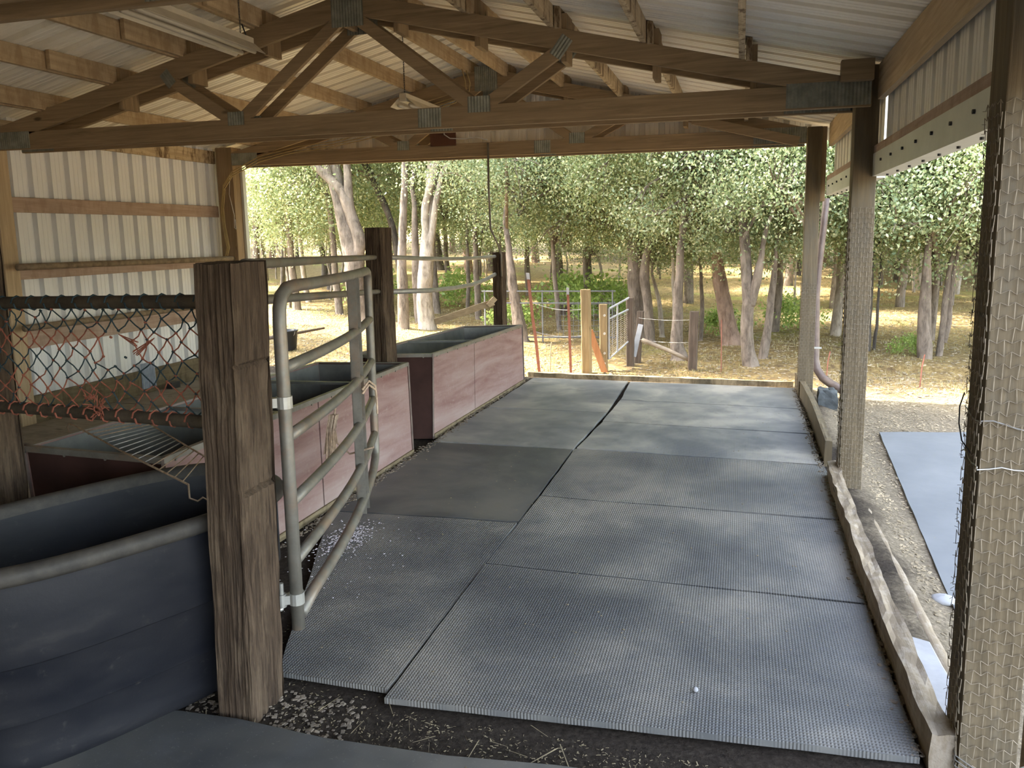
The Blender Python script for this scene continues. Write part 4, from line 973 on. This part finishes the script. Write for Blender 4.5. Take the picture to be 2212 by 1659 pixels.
CROWN = []
for i in range(7):
    lm, cc = leafmesh('crown_leaves', MT['leaf'] if i % 3 else MT['leaf2'], 50000, (0,0,0), (2.1,2.1,1.80), .048, 40+i, clusters=170, spread=.25, hollow=.2)
    CROWN.append((lm, branchmesh('crown_branches', MT['bark'], cc, (0,0,-.9), .040, i, 34)))
HERO = {
 'T1':[[(-7.63,14.82,-0.12,0.219),(-7.72,14.82,0.62,0.199),(-7.71,14.82,1.1,0.209)],[(-7.72,14.82,1.08,0.123),(-7.89,14.82,1.67,0.124),(-7.98,14.82,2.14,0.105),(-8.13,14.82,2.71,0.086),(-8.29,14.82,3.27,0.068),(-8.36,14.82,3.83,0.049)],[(-7.69,14.82,1.12,0.142),(-7.58,14.82,1.57,0.132),(-7.74,14.82,2.09,0.128),(-7.83,14.82,2.42,0.124),(-8.05,14.82,2.71,0.105),(-8.51,14.82,3.14,0.097),(-8.92,14.82,3.57,0.079),(-9.33,14.82,3.87,0.05)],[(-7.76,14.82,2.28,0.095),(-7.77,14.82,2.79,0.086),(-7.78,14.82,3.25,0.076),(-7.8,14.82,3.8,0.057)]],
 'T2':[[(-5.77,13.97,-0.12,0.181),(-5.82,13.97,0.43,0.155),(-5.78,13.97,0.87,0.146),(-5.74,13.97,1.31,0.137)],[(-5.74,13.97,1.29,0.086),(-5.74,13.97,1.74,0.077),(-5.74,13.97,2.17,0.073),(-5.62,13.97,2.6,0.068),(-5.49,13.97,3.01,0.06),(-5.4,13.97,3.43,0.051)],[(-5.72,13.97,1.29,0.077),(-5.6,13.97,1.83,0.068),(-5.52,13.97,2.25,0.06),(-5.43,13.97,2.59,0.051),(-5.36,13.97,2.84,0.043),(-5.09,13.97,3.12,0.038)]],
 'T3':[[(-6.15,13.68,-0.12,0.116),(-6.13,13.68,0.71,0.102),(-6.13,13.68,1.23,0.085),(-6.05,13.68,2.26,0.068),(-6.0,13.68,2.92,0.055),(-5.95,13.68,3.58,0.043)]],
 'T3b':[[(-6.3,14.82,-0.12,0.092),(-6.33,14.82,0.56,0.092),(-6.33,14.82,1.38,0.078),(-6.32,14.82,2.21,0.055),(-6.35,14.82,2.66,0.041)]],
 'T4':[[(-7.39,16.48,-0.12,0.093),(-7.4,16.48,0.72,0.087),(-7.47,16.48,1.14,0.082),(-7.61,16.48,1.97,0.072),(-7.87,16.48,2.59,0.073),(-8.09,16.48,3.1,0.073),(-8.34,16.48,3.47,0.058)]],
 'T5':[[(-6.82,17.11,-0.12,0.094),(-6.86,17.11,0.69,0.079),(-6.88,17.11,1.33,0.068),(-6.9,17.11,2.28,0.047)]],
 'T5b':[[(-5.38,15.87,-0.12,0.076),(-5.39,15.87,0.77,0.067),(-5.41,15.87,1.55,0.048),(-5.37,15.87,2.41,0.033)]],
 'T5c':[[(-6.22,17.55,-0.12,0.053),(-6.17,17.55,0.67,0.048),(-6.19,17.55,1.53,0.037)]],
 'L1':[[(-11.87,17.05,-0.12,0.077),(-11.84,17.05,1.3,0.071),(-11.81,17.05,2.37,0.071),(-11.82,17.05,3.48,0.059),(-11.82,17.05,4.25,0.047)]],
 'L2':[[(-11.47,17.87,-0.12,0.06),(-11.37,17.87,0.62,0.06),(-11.29,17.87,1.57,0.06),(-11.18,17.87,3.18,0.054),(-11.09,17.87,4.08,0.042)],[(-11.18,17.87,3.12,0.048),(-10.8,17.87,3.19,0.042),(-10.3,17.87,2.93,0.035),(-9.93,17.87,2.64,0.029)]],
 'L3':[[(-11.09,18.61,-0.12,0.08),(-11.19,18.61,0.58,0.068),(-11.25,18.61,1.56,0.055),(-11.28,18.61,2.76,0.049),(-11.26,18.61,3.47,0.037)]],
 'L4':[[(-12.92,20.98,-0.12,0.049),(-13.46,20.98,1.27,0.042),(-13.65,20.98,2.23,0.043),(-13.62,20.98,3.05,0.043),(-13.29,20.98,3.65,0.042),(-12.88,20.98,4.03,0.035)],[(-13.3,20.98,3.61,0.049),(-13.71,20.98,3.39,0.05),(-13.97,20.98,3.06,0.043),(-14.22,20.98,2.96,0.029)]],
 'T6':[[(-1.68,13.69,-0.12,0.15),(-1.73,13.69,0.59,0.141),(-1.75,13.69,1.23,0.133),(-1.81,13.69,1.7,0.102),(-1.85,13.69,2.17,0.071),(-1.93,13.69,2.64,0.047)],[(-1.75,13.69,1.54,0.063),(-1.64,13.69,2.01,0.059),(-1.62,13.69,2.47,0.059),(-1.6,13.69,3.01,0.051)]],
 'T6b':[[(-1.43,13.2,-0.12,0.091),(-1.48,13.2,0.56,0.076),(-1.53,13.2,1.02,0.083),(-1.48,13.2,1.4,0.06),(-1.36,13.2,1.77,0.045),(-1.26,13.2,2.22,0.03)]],
 'T7':[[(-0.82,11.56,-0.12,0.12),(-0.87,11.56,0.1,0.093),(-0.86,11.56,0.44,0.079),(-0.84,11.56,1.04,0.059),(-0.82,11.56,1.56,0.053),(-0.77,11.56,2.08,0.039),(-0.74,11.56,2.46,0.026)],[(-0.82,11.56,1.63,0.033),(-0.73,11.56,1.82,0.026),(-0.65,11.56,2.08,0.02)]],
 'T7b':[[(-1.03,13.23,-0.12,0.042),(-1.04,13.23,0.56,0.034),(-1.06,13.23,1.02,0.03),(-1.08,13.23,1.39,0.023)]],
 'T8':[[(-0.1,13.19,-0.12,0.174),(-0.18,13.19,0.2,0.136),(-0.26,13.19,0.65,0.12),(-0.33,13.19,1.02,0.105),(-0.4,13.19,1.47,0.075),(-0.44,13.19,1.98,0.052)]],
 'T9':[[(0.17,11.04,-0.12,0.114),(0.12,11.04,0.13,0.088),(0.1,11.04,0.45,0.085),(0.12,11.04,0.73,0.082)],[(0.1,11.04,0.7,0.044),(0.06,11.04,1.01,0.041),(0.04,11.04,1.26,0.038),(0.01,11.04,1.56,0.025)],[(0.14,11.04,0.7,0.069),(0.21,11.04,1.01,0.063),(0.24,11.04,1.19,0.053),(0.28,11.04,1.44,0.034),(0.32,11.04,1.74,0.025)]],
 'T10':[[(0.34,11.64,-0.12,0.073),(0.39,11.64,0.29,0.057),(0.43,11.64,0.71,0.05),(0.46,11.64,1.04,0.04),(0.47,11.64,1.42,0.026)]],
 'T11':[[(1.77,12.3,-0.12,0.093),(1.77,12.3,0.34,0.074),(1.79,12.3,0.74,0.064),(1.8,12.3,1.14,0.042)]],
 'T11b':[[(1.91,12.42,-0.12,0.025),(1.93,12.42,0.26,0.022),(1.94,12.42,0.67,0.018)]],
 'T12':[[(2.47,11.78,-0.12,0.103),(2.43,11.78,0.41,0.089),(2.43,11.78,0.79,0.075),(2.42,11.78,1.29,0.048)]],
 'T13':[[(2.7,12.07,-0.12,0.05),(2.72,12.07,0.26,0.042),(2.74,12.07,0.64,0.046),(2.76,12.07,1.09,0.032)],[(2.76,12.07,0.13,0.035),(2.8,12.07,0.39,0.035),(2.8,12.07,0.77,0.032),(2.82,12.07,1.09,0.025)]],
 'T15':[[(-3.58,12.88,-0.12,0.13),(-3.67,12.88,0.4,0.103),(-3.74,12.88,0.95,0.08),(-3.79,12.88,1.41,0.057),(-3.85,12.88,1.96,0.034)]],
 'T16':[[(-3.28,14.46,-0.12,0.055),(-3.32,14.46,0.42,0.046),(-3.37,14.46,1.12,0.042),(-3.39,14.46,1.72,0.034)]],
 'T17':[[(-3.11,16.29,-0.12,0.052),(-3.11,16.29,0.56,0.047),(-3.14,16.29,1.14,0.038)]],
 'T18':[[(-1.31,14.02,-0.12,0.052),(-1.36,14.02,0.41,0.04),(-1.43,14.02,0.73,0.032),(-1.5,14.02,0.97,0.024)]],
 'T19':[[(-0.62,13.66,-0.12,0.039),(-0.61,13.66,0.45,0.035),(-0.63,13.66,0.92,0.027),(-0.66,13.66,1.23,0.019)]],
}
HINFO = {  # label, bark, crown: list of (dx, dy, z, scale)
'T1': ('large forked oak with a thick leaning left limb, left of middle timber post', 'bark', [(-1.2,.6,4.9,1.0),(1.0,.8,5.2,1.0)]),
'T2': ('pale oak forking in a tight V above the far feeder', 'bark_pale', [(.2,.8,5.3,1.0),(.3,-1.8,6.1,1.2)]),  # second crown, high out of view, added to dapple the ground
'T3': ('tall straight oak just right of the middle timber post', 'bark', [(0,.5,5.0,.9),(1.2,-2.0,6.2,1.1)]),  # forward crown above the view, added for dappled shade
'T3b': ('slim oak trunk standing close left of the pale forked oak', 'bark', [(0,.8,4.6,.8)]),
'T4': ('slim dark oak leaning sharply to the left behind the middle timber post', 'bark_dark', [(-.6,.6,5.0,.9)]),
'T5': ('slim grey oak just right of the pale forked oak', 'bark', [(0,.7,3.3,.85)]),
'T5b': ('slim grey oak seen left of the far timber post', 'bark', [(0,.6,3.1,.9)]),
'T5c': ('very thin oak standing between two slim oaks beyond the far feeder', 'bark', [(0,.5,3.5,.8)]),
'L1': ('tall thin oak seen against right edge of the far left corner post', 'bark', [(0,.6,6.0,1.0)]),
'L2': ('thin dark oak with a branch arching right, seen above the tube gate hinge', 'bark_dark', [(0,.8,5.3,1.0)]),
'L3': ('thin spotted oak seen directly above the tube gate top', 'bark_pale', [(0,.8,4.2,.9)]),
'L4': ('thin dead whitish tree with a bent bare branch pointing left', 'bark_pale', []),
'T6': ('thick oak with mottled pale bark right behind the dark fence posts', 'bark', [(-.5,.5,3.4,1.1),(.5,-.1,2.6,.8)]),
'T6b': ('oak trunk leaning right, close beside the thick mottled oak', 'bark', [(.5,.5,3.1,.9)]),
'T7': ('slender oak with pale stem rising between the two dark fence post groups', 'bark', [(-.2,.2,3.5,.95),(.1,1.0,2.7,.9)]),
'T7b': ('very thin whitish stem tight behind the slender pale oak', 'bark_pale', [(-.5,.9,2.4,.85)]),
'T8': ('broad pine trunk with reddish bark leaning left', 'bark_red', [(0,.4,3.5,1.1),(.3,-.6,2.5,.7)]),
'T9': ('grey oak forking low into two stems, nearest tree to the mats', 'bark', [(-.3,.5,3.2,.95),(.7,.2,2.8,.85)]),
'T10': ('oak trunk leaning right beside the low forking oak', 'bark', [(.3,.4,3.0,.95)]),
'T11': ('dark oak trunk seen just right of middle barn post', 'bark_dark', [(.1,.3,2.8,1.0),(-.6,.8,3.3,1.0)]),  # the bark itself is dark
'T11b': ('thin bent sapling beside the dark trunk', 'bark_dark', [(.2,.8,2.7,.7)]),
'T12': ('thick rough oak trunk seen left of the near post', 'bark', [(.1,.4,2.7,1.05)]),
'T13': ('slim twin stem oak nearest the left edge of the near post', 'bark', [(.5,.5,2.8,1.05)]),
'T15': ('grey oak trunk leaning left, just right of the far timber post', 'bark', [(-.2,.7,3.4,1.0),(.3,-1.5,5.7,1.1)]),  # upper crown out of view, added to throw dapples below
'T16': ('thin straight oak between the leaning grey oak and the pale fence post', 'bark', [(0,.6,2.9,.95),(.5,1.6,2.7,.8)]),
'T17': ('thin oak rising directly behind the tall pale fence post', 'bark', [(0,.5,2.6,.95),(.5,1.6,2.7,.8)]),
'T18': ('thin pale sapling curving left, seen right of the thick mottled oak', 'bark_pale', [(-.1,.6,2.6,.9)]),
'T19': ('thin oak between the dark fence post and the reddish pine', 'bark', [(0,.6,2.8,.9)]),
}
rnd = random.Random(11)
def add_crown(T, px, py, z, s, k=None):
    lm, bm_ = CROWN[rnd.randrange(len(CROWN)) if k is None else k]
    rot = rnd.uniform(0, 6.28); base = T.location
    for nm, me in (('foliage', lm), ('branches', bm_)):
        o = bpy.data.objects.new(nm, me); C.objects.link(o); o.parent = T
        o.location = W((px, py, z)) - base; o.rotation_euler = (0, 0, rot); o.scale = (s, s, s*rnd.uniform(.9,1.1))
for key, paths in HERO.items():
    lb, bk, crowns = HINFO[key]
    b = paths[0][0]; T = thing('tree', (b[0], b[1], ground_z(b[0], b[1])), lb, 'tree')
    mb = MB()
    for j, path in enumerate(paths):
        pts, rr = smooth_path(path, 6, .018, j*3+len(key))
        if j == 0:
            pts = [Vector((b[0], b[1], -.40)), Vector((b[0], b[1], -.16))] + pts[0:]
            rr = [b[3]*1.5, b[3]*1.25] + rr
        # carry the stem on up into its crown
        if crowns:
            e = pts[-1]; cx_, cy_, cz_, cs = crowns[min(j, len(crowns)-1)]
            tip = Vector((b[0]+cx_, b[1]+cy_, cz_)); pts += [e.lerp(tip, .5)+Vector((0,0,.2)), tip+Vector((0,0,.4))]; rr += [rr[-1]*.7, rr[-1]*.3]
        mb.tube(pts, rr, 12, cap=True)
    for (dx, dy, z, s) in crowns[len(paths):]:     # limbs out to the further crowns
        e = smooth_path(paths[-1], 2, 0, 0)[0][-2]; tip = Vector((b[0]+dx, b[1]+dy, z)); r_ = paths[-1][-1][3]*.9
        mb.tube([e, e.lerp(tip,.35)+Vector((0,0,.25)), e.lerp(tip,.7)+Vector((0,0,.3)), tip], [r_, r_*.8, r_*.6, r_*.25], 8)
    mb.build('trunk', MT[bk], T, smooth=True)
    for (dx, dy, z, s) in crowns: add_crown(T, b[0]+dx, b[1]+dy, z, s)

# woodland copies
def make_wood_tree(seed, bk, h, r0, cz, cr, fl, n, lsz, label, group, low=None):
    rr_ = random.Random(seed); T = thing('tree', (0,0,0), label, 'tree', group, world=False)
    mb = MB(); lean = rr_.uniform(-.08,.08); path = [(0,0,-.5,r0*1.35),(0,0,0,r0*1.15)]
    for k in range(1, 7): path.append((lean*k*h/6+rr_.uniform(-.08,.08), rr_.uniform(-.1,.1), h*k/6, r0*(1-.13*k)))
    pts, rad = smooth_path(path, 3, .02, seed); mb.tube(pts, rad, 8)
    s_ = rr_.choice((-1,1)); k0 = path[4]
    pts, rad = smooth_path([(k0[0],k0[1],k0[2],k0[3]*.8),(k0[0]+s_*.3,.1,k0[2]+.6,k0[3]*.6),(k0[0]+s_*.5,.2,k0[2]+1.6,k0[3]*.35)], 3, .02, seed); mb.tube(pts, rad, 6)
    mb.build('trunk', MT[bk], T, smooth=True, world=False)
    lm, cc = leafmesh('foliage', MT[fl], n, (0,0,cz), cr, lsz, seed, clusters=int(n/180), spread=.30, hollow=.3, zmin=low)
    o = bpy.data.objects.new('foliage', lm); C.objects.link(o); o.parent = T
    o = bpy.data.objects.new('branches', branchmesh('branches', MT[bk], cc, (0,0,cz-.6), r0*.45, seed, 24)); C.objects.link(o); o.parent = T
    return T
def copy_tree(src):
    r = src.copy(); C.objects.link(r)
    for ch in list(src.children):
        c = ch.copy(); C.objects.link(c); c.parent = r
    return r
GA = 'slender oaks crowding the woodland behind the fence'; LA = 'slender leafy oak in the crowded woodland behind the fence'
GB = 'taller oaks deep in the woodland'; LB = 'tall leafy oak far back in the woodland'
GC = 'thin saplings among the woodland trunks'; LC_ = 'thin sapling with small crown among the woodland trunks'
mid_src = [make_wood_tree(100+i, ['bark','bark_pale','bark','bark_dark'][i], 6.0, .085+.015*i, 4.0, (2.1,2.1,2.5), ['leaf','leaf2','leaf','leaf2'][i], 30000, .064, LA, GA) for i in range(4)]
far_src = [make_wood_tree(200+i, ['bark','bark_dark','bark_red'][i], 9.0, .15, 6.0, (3.6,3.6,5.0), ['leaf','leaf2','leaf'][i], 26000, .125, LB, GB, low=.5) for i in range(3)]
sap_src = [make_wood_tree(300+i, ['bark_pale','bark'][i], 4.0, .035, 2.9, (1.3,1.3,1.5), ['leaf','leaf2'][i], 12000, .06, LC_, GC) for i in range(2)]
used = {}
def put(srcs, x, y, s):
    k = rnd.randrange(len(srcs)); src = srcs[k]
    o = src if (id(src) not in used) else copy_tree(src); used[id(src)] = 1
    o.location = W((x, y, ground_z(x, y)-.02)); o.rotation_euler = (0, 0, rnd.uniform(0, 6.28)); o.scale = (s, s, s*rnd.uniform(.92,1.1)); return o
occupied = [(p[0][0][0], p[0][0][1]) for p in HERO.values()]
def free(x, y, d):
    if any((x-a)**2+(y-b)**2 < d*d for a, b in occupied): return False
    occupied.append((x, y)); return True
n_ = 0
while n_ < 42:
    y = rnd.uniform(16, 29); x = rnd.uniform(-.86*y-1, .36*y+2.5)
    if free(x, y, 1.15): put(mid_src, x, y, rnd.uniform(.85,1.15)); n_ += 1
n_ = 0
while n_ < 74:
    y = rnd.uniform(25, 48); x = rnd.uniform(-.88*y-2, .40*y+4)
    if free(x, y, 1.5): put(far_src, x, y, rnd.uniform(.85,1.15)); n_ += 1
n_ = 0
while n_ < 56:
    y = rnd.uniform(17, 30); x = rnd.uniform(-.84*y, .34*y+1)
    if free(x, y, .5): put(sap_src, x, y, rnd.uniform(.8,1.2)); n_ += 1
for (x, y) in ((-9.6,8.3),(-9.9,11.0),(-12.4,9.4),(-12.6,12.4),(-10.8,5.5),(-13.6,6.4),(3.6,11.2),(5.2,9.8),(5.0,13.5),(7.2,11.0),(8.5,7.0),(7.5,3.5),(9.5,.5),(3.0,14.2),(.6,15.0),(1.6,14.4)):
    if free(x, y, .8): put(mid_src, x, y, rnd.uniform(.8,.95))

# low green shrubs
sh_me = [leafmesh('shrub', MT['shrub'], 1500, (0,0,.28), (.42,.42,.26), .06, 500+i, clusters=24, spread=.10)[0] for i in range(2)]
for i, (x, y, s, lb) in enumerate(((-2.9,16.2,1.6,'bright green shrub behind the grey tube fence'),(-4.1,14.0,1.0,'low green shrub left of the leaning red post'),(-6.8,19.0,1.6,'green shrub deep among trunks beyond the far feeder'),(-.2,14.4,.9,'low green bush beyond the dark fence post'),(2.3,12.1,.5,'small green weeds at foot of rough oak'),(-9.2,18.5,1.8,'wide green shrub beyond the tube gate'),(.9,15.2,1.1,'green bush behind the low forking oak'),(-3.7,17.2,1.7,'green shrub right of the far timber post'))):
    o = bpy.data.objects.new('shrub', sh_me[i % 2]); C.objects.link(o); o.location = W((x, y, ground_z(x,y))); o.scale = (s,s,s); o.rotation_euler = (0,0,i*1.3)
    tag(o, lb, 'shrub')

# ------------------------------------------------------------------ dry grass and litter
def blades(name, label, n, fn, hgt, seed, mat, wdt=.0032):
    r = np.random.RandomState(seed); vs = []; fs = []
    k = 0
    while k < n:
        x, y = fn(r)
        if nz(x*.9, y*.9, seed) < -.05 + .35*r.rand()-.2: continue
        k += 1
        z = ground_z(x, y); h = hgt*r.uniform(.4,1.3); a = r.uniform(0,6.28); l = h*r.uniform(.1,.9); w_ = wdt*r.uniform(.7,1.5)*(1+y*.03)
        dx, dy = math.cos(a), math.sin(a); b_ = len(vs)
        vs += [tuple(W((x-dy*w_, y+dx*w_, z-.01))), tuple(W((x+dy*w_, y-dx*w_, z-.01))), tuple(W((x+dy*w_*.6+dx*l*.4, y-dx*w_*.6+dy*l*.4, z+h*.6))), tuple(W((x-dy*w_*.6+dx*l*.4, y+dx*w_*.6+dy*l*.4, z+h*.6))), tuple(W((x+dx*l, y+dy*l, z+h)))]
        fs += [(b_,b_+1,b_+2,b_+3),(b_+3,b_+2,b_+4)]
    return tag(rawmesh(name, vs, fs, mat), label, 'grass', kind='stuff')
def farg(r):
    y = 9.4+ (r.rand()**1.3)*17; return r.uniform(-.85*y, .32*y+1.5), y
blades('dry_grass', 'dry yellow grass over the ground beyond the barn', 34000, farg, .045, 21, MT['grass'])
def yard(r): return r.uniform(1.0, 5.5), r.uniform(2.5, 9.4)
scatter('yard_litter', MT['litter'], 'dry straw and wood chips over the ground right of the posts', 'debris', 15000, lambda r: ((.90+abs(r.normal(0,1.3))), r.uniform(2.6,10.5)), .022, False, seed=31, zf=gzf, asp=(.15,.7))
scatter('leaf_litter', MT['litter'], 'dead leaves scattered beneath the trees', 'debris', 15000, lambda r: ((lambda y: (r.uniform(-.8*y,.3*y+1), y))(9.3+r.rand()*9)), .034, False, seed=32, zf=gzf, asp=(.4,1))

# ------------------------------------------------------------------ fence line
def fpost(x, y, xt, zt, w, mat, label, name='fence_post', seed=0, d=None):
    mb = MB(); n = 16; d = d or w
    for k in range(n+1):
        t_ = k/n; z = -.30+(zt+.30)*t_
        for (a, b_) in ((-.5,-.4),(-.4,-.5),(.4,-.5),(.5,-.4),(.5,.4),(.4,.5),(-.4,.5),(-.5,.4)):
            mb.v.append((x+(xt-x)*t_+a*w+.006*nz(z*4, a*9+seed), y+b_*d+.006*nz(z*5, b_*9+seed), z))
    mb.f = [(k*8+i, k*8+(i+1)%8, k*8+8+(i+1)%8, k*8+8+i) for k in range(n) for i in range(8)]+[tuple(n*8+i for i in range(8))]
    return tag(mb.build(name, mat), label, 'post')
fpost(-1.90, 9.99, -1.915, .97, .118, MT['fence_pale'], 'tall pale square fence post just beyond the far board', seed=1)
fpost(-1.715, 10.24, -1.725, .76, .100, MT['fence_pale'], 'shorter orange brown fence post with white insulators', seed=2)
fpost(-1.413, 10.61, -1.425, .82, .098, MT['fence_dark'], 'dark split fence post at far side of wire gate', seed=3)
fpost(-1.366, 10.93, -1.320, .61, .088, MT['fence_dark'], 'leaning dark fence post with white brace', seed=4)
fpost(-.583, 10.50, -.565, .66, .118, MT['fence_dark'], 'lone dark round fence post in front of slender oak', seed=5)
def tpost(x, y, pts, r, mat, label):
    T = thing('steel_post', (x, y, ground_z(x,y)), label, 'post'); mb = MB()
    for i in range(len(pts)-1):
        mb.beam(pts[i], pts[i+1], r*1.6, r*.35, side=(1,0,0)); mb.beam(Vector(pts[i])+Vector((0,r*.5,0)), Vector(pts[i+1])+Vector((0,r*.5,0)), r*.35, r*1.0, side=(1,0,0))
    mb.build('stake', mat, T)
    mb = MB(); a, b_ = Vector(pts[-2]), Vector(pts[-1]); mb.beam(a.lerp(b_,.86)-Vector((0,.004,0)), b_+Vector((0,0,.004))-Vector((0,.004,0)), r*1.75, r*.45, side=(1,0,0)); mb.build('pale_tip', MT['slab'], T)
tpost(-2.531, 9.88, [(-2.50,9.88,-.3),(-2.56,9.88,.32),(-2.60,9.88,.62),(-2.655,9.88,1.18)], .024, MT['red_metal'], 'tall bent red steel fence stake with pale tip, leaning left')
tpost(-2.107, 9.94, [(-2.10,9.94,-.3),(-2.12,9.94,.4),(-2.14,9.94,.99)], .020, MT['red_metal'], 'straight red steel fence stake between the bent one and the pale post')
for (x, y, xt, zt, lb) in ((-.204,10.30,-.215,.58,'thin rusty rod stake right of the lone dark post'),(1.034,10.12,1.075,.24,'thin red rod stake seen between far and middle barn posts'),(2.024,9.88,2.065,.27,'thin red rod stake on open ground left of the near post'),(-2.36,9.80,-2.33,.30,'short thin stick in grass between the red stakes')):
    mb = MB(); mb.tube([(x,y,-.3),((x+xt)/2,y,zt/2),(xt,y,zt)], .0075, 6); tag(mb.build('thin_stake', MT['red_metal'] if zt != .30 else MT['straw']), lb, 'stake')
# brace boards
mb = MB(); mb.beam((-1.895,10.16,.42),(-1.66,10.12,-.20), .03, .085, side=(0,1,0)); tag(mb.build('brace_board', MT['plank_orange'], bevel=.003), 'orange brown plank slanting down beside the pale posts', 'board')
mb = MB(); mb.beam((-1.30,10.80,.44),(-1.375,10.62,.02), .028, .07, side=(0,1,0)); tag(mb.build('brace_board', MT['slab'], bevel=.003), 'short whitish plank leaning between the two dark posts', 'board')
mb = MB(); mb.tube([(-1.27,10.72,.235),(-.9,10.6,.12),(-.60,10.52,.0)], [.032,.03,.026], 8); tag(mb.build('fallen_rail', MT['grey_wood_x'], smooth=True), 'grey pole slanting down to the lone dark post', 'rail')
for z in (.62,.38,.12,-.02):
    mb = MB(); mb.tube([(-1.700,10.185,z),(-1.700,10.165,z)], .016, 8); tag(mb.build('insulator', MT['cable_white']), 'white fence insulator on orange brown post, %s' % {.62:'topmost',.38:'second from top',.12:'third from top',-.02:'lowest'}[z], 'insulator', 'white insulators')
# wire mesh gate
T = thing('mesh_gate', (-1.56,10.35,.0), 'small tube gate filled with wire mesh between fence posts', 'gate')
a0, b0 = Vector((-1.655,10.25,.03)), Vector((-1.435,10.58,.235)); a1, b1 = Vector((-1.655,10.25,.70)), Vector((-1.435,10.58,.82))
mb = MB(); mb.tube([a0,a1],.014,8); mb.tube([b0,b1],.014,8); mb.tube([a1,b1],.014,8); mb.tube([a0,b0],.010,8); m0, m1 = a0.lerp(a1,.80), b0.lerp(b1,.74); mb.tube([m0,m1],.013,8); mb.tube([a0.lerp(b0,.42),a1.lerp(b1,.42)],.012,8)
mb.build('frame', MT['slab'], T)
mb = MB()
for k in range(17):
    t_ = k/17; mb.tube([a0.lerp(m0,t_), b0.lerp(m1,t_)], .0028, 4)
for k in range(1,5): mb.tube([a0.lerp(b0,k/5), m0.lerp(m1,k/5)], .0028, 4)
mb.build('wire_mesh', MT['grey_wood_x'], T)
# grey tube fence behind
T = thing('tube_fence', (-3.3,12.9,-.1), 'long grey tube fence panel beyond the red stakes', 'fence')
mb = MB()
for z in (.72,.52,-.06): mb.tube([(-4.25,12.75,z),(-3.2,12.9,z),(-2.0,13.1,z)], .013, 8)
mb.build('rails', MT['grey_tube'], T)
for x in (-3.22,-2.05,-4.2):
    mb = MB(); y = 12.75+(x+4.25)*.155; mb.tube([(x,y,-.25),(x,y,.74)], .013, 8); mb.build('upright', MT['grey_tube'], T)
mb = MB()
for k in range(12): mb.tube([(-2.95+k*.085,12.92+k*.013,-.08),(-2.95+k*.085,12.92+k*.013,.56)], .0035, 4)
for k in range(7): mb.tube([(-2.95,12.92,-.04+k*.09),(-2.03,13.06,-.04+k*.09)], .0035, 4)
mb.build('wire_mesh', MT['grey_tube'], T)
for i, (p, q, s_, lb) in enumerate((((-2.60,9.88,.80),(-1.91,9.98,.72),.05,'upper'),((-2.57,9.88,.42),(-1.91,9.98,.38),.04,'middle'),((-2.56,9.88,.05),(-1.90,9.98,.0),.05,'lower'))):
    mb = MB(); mb.tube(curve(p, q, s_), .003, 4); tag(mb.build('fence_wire', MT['bright_wire']), '%s slack fence wire between the bent red stake and the pale post' % lb, 'wire')
for i, (z, lb) in enumerate(((.52,'upper'),(.22,'lower'))):
    mb = MB(); mb.tube(curve((-1.36,10.9,z),(-.58,10.5,z+.03),.02), .0025, 4); tag(mb.build('fence_wire', MT['bright_wire']), '%s thin wire strung to the lone dark fence post' % lb, 'wire')
# dark shed/cart and trough behind the fence
T = thing('low_shed', (-3.3,17.4,-.3), 'low dark brown shed behind the tube fence', 'shed')
mb = MB(); mb.box(-3.95,-2.62,17.1,18.3,-.6,.22); mb.build('walls', MT['fence_dark'], T)
mb = MB(); mb.hexa([(-4.1,16.95,.20),(-2.45,16.95,.20),(-2.45,18.5,.36),(-4.1,18.5,.36),(-4.1,16.95,.25),(-2.45,16.95,.25),(-2.45,18.5,.41),(-4.1,18.5,.41)]); mb.build('roof', MT['grey_wood_x'], T)
mb = MB(); mb.box(-3.2,-2.9,17.07,17.1,-.5,.12); mb.build('door', MT['bark_red'], T)
# bucket and pole left of the barn end
T = thing('bucket', (-6.9,10.9,-.12), 'black bucket on sunny ground seen past the tube gate stile', 'bucket')
mb = MB(); n = 24; rs = [(.0,.0),(.115,.0),(.145,.30),(.155,.30),(.155,.32),(.142,.32),(.112,.02),(0,.02)]
for (r_, z) in rs:
    for k in range(n): mb.v.append((-6.9+r_*math.cos(k*2*math.pi/n), 10.9+r_*math.sin(k*2*math.pi/n), -.10+z))
mb.f = [(j*n+k, j*n+(k+1)%n, (j+1)*n+(k+1)%n, (j+1)*n+k) for j in range(len(rs)-1) for k in range(n)]
mb.build('pail', MT['black_plastic'], T, smooth=True)
mb = MB(); mb.tube([(-6.9+.15*math.cos(a_), 10.9-.05, .2-.12*math.sin(a_)) for a_ in [i*math.pi/10 for i in range(11)]], .004, 5); mb.build('handle', MT['bright_wire'], T)
mb = MB(); mb.tube([(-7.75,11.2,-.02),(-7.4,12.9,.0)], [.035,.02], 8); tag(mb.build('ground_pole', MT['fence_dark'], smooth=True), 'dark pole lying on sunny ground behind the tube gate', 'log')
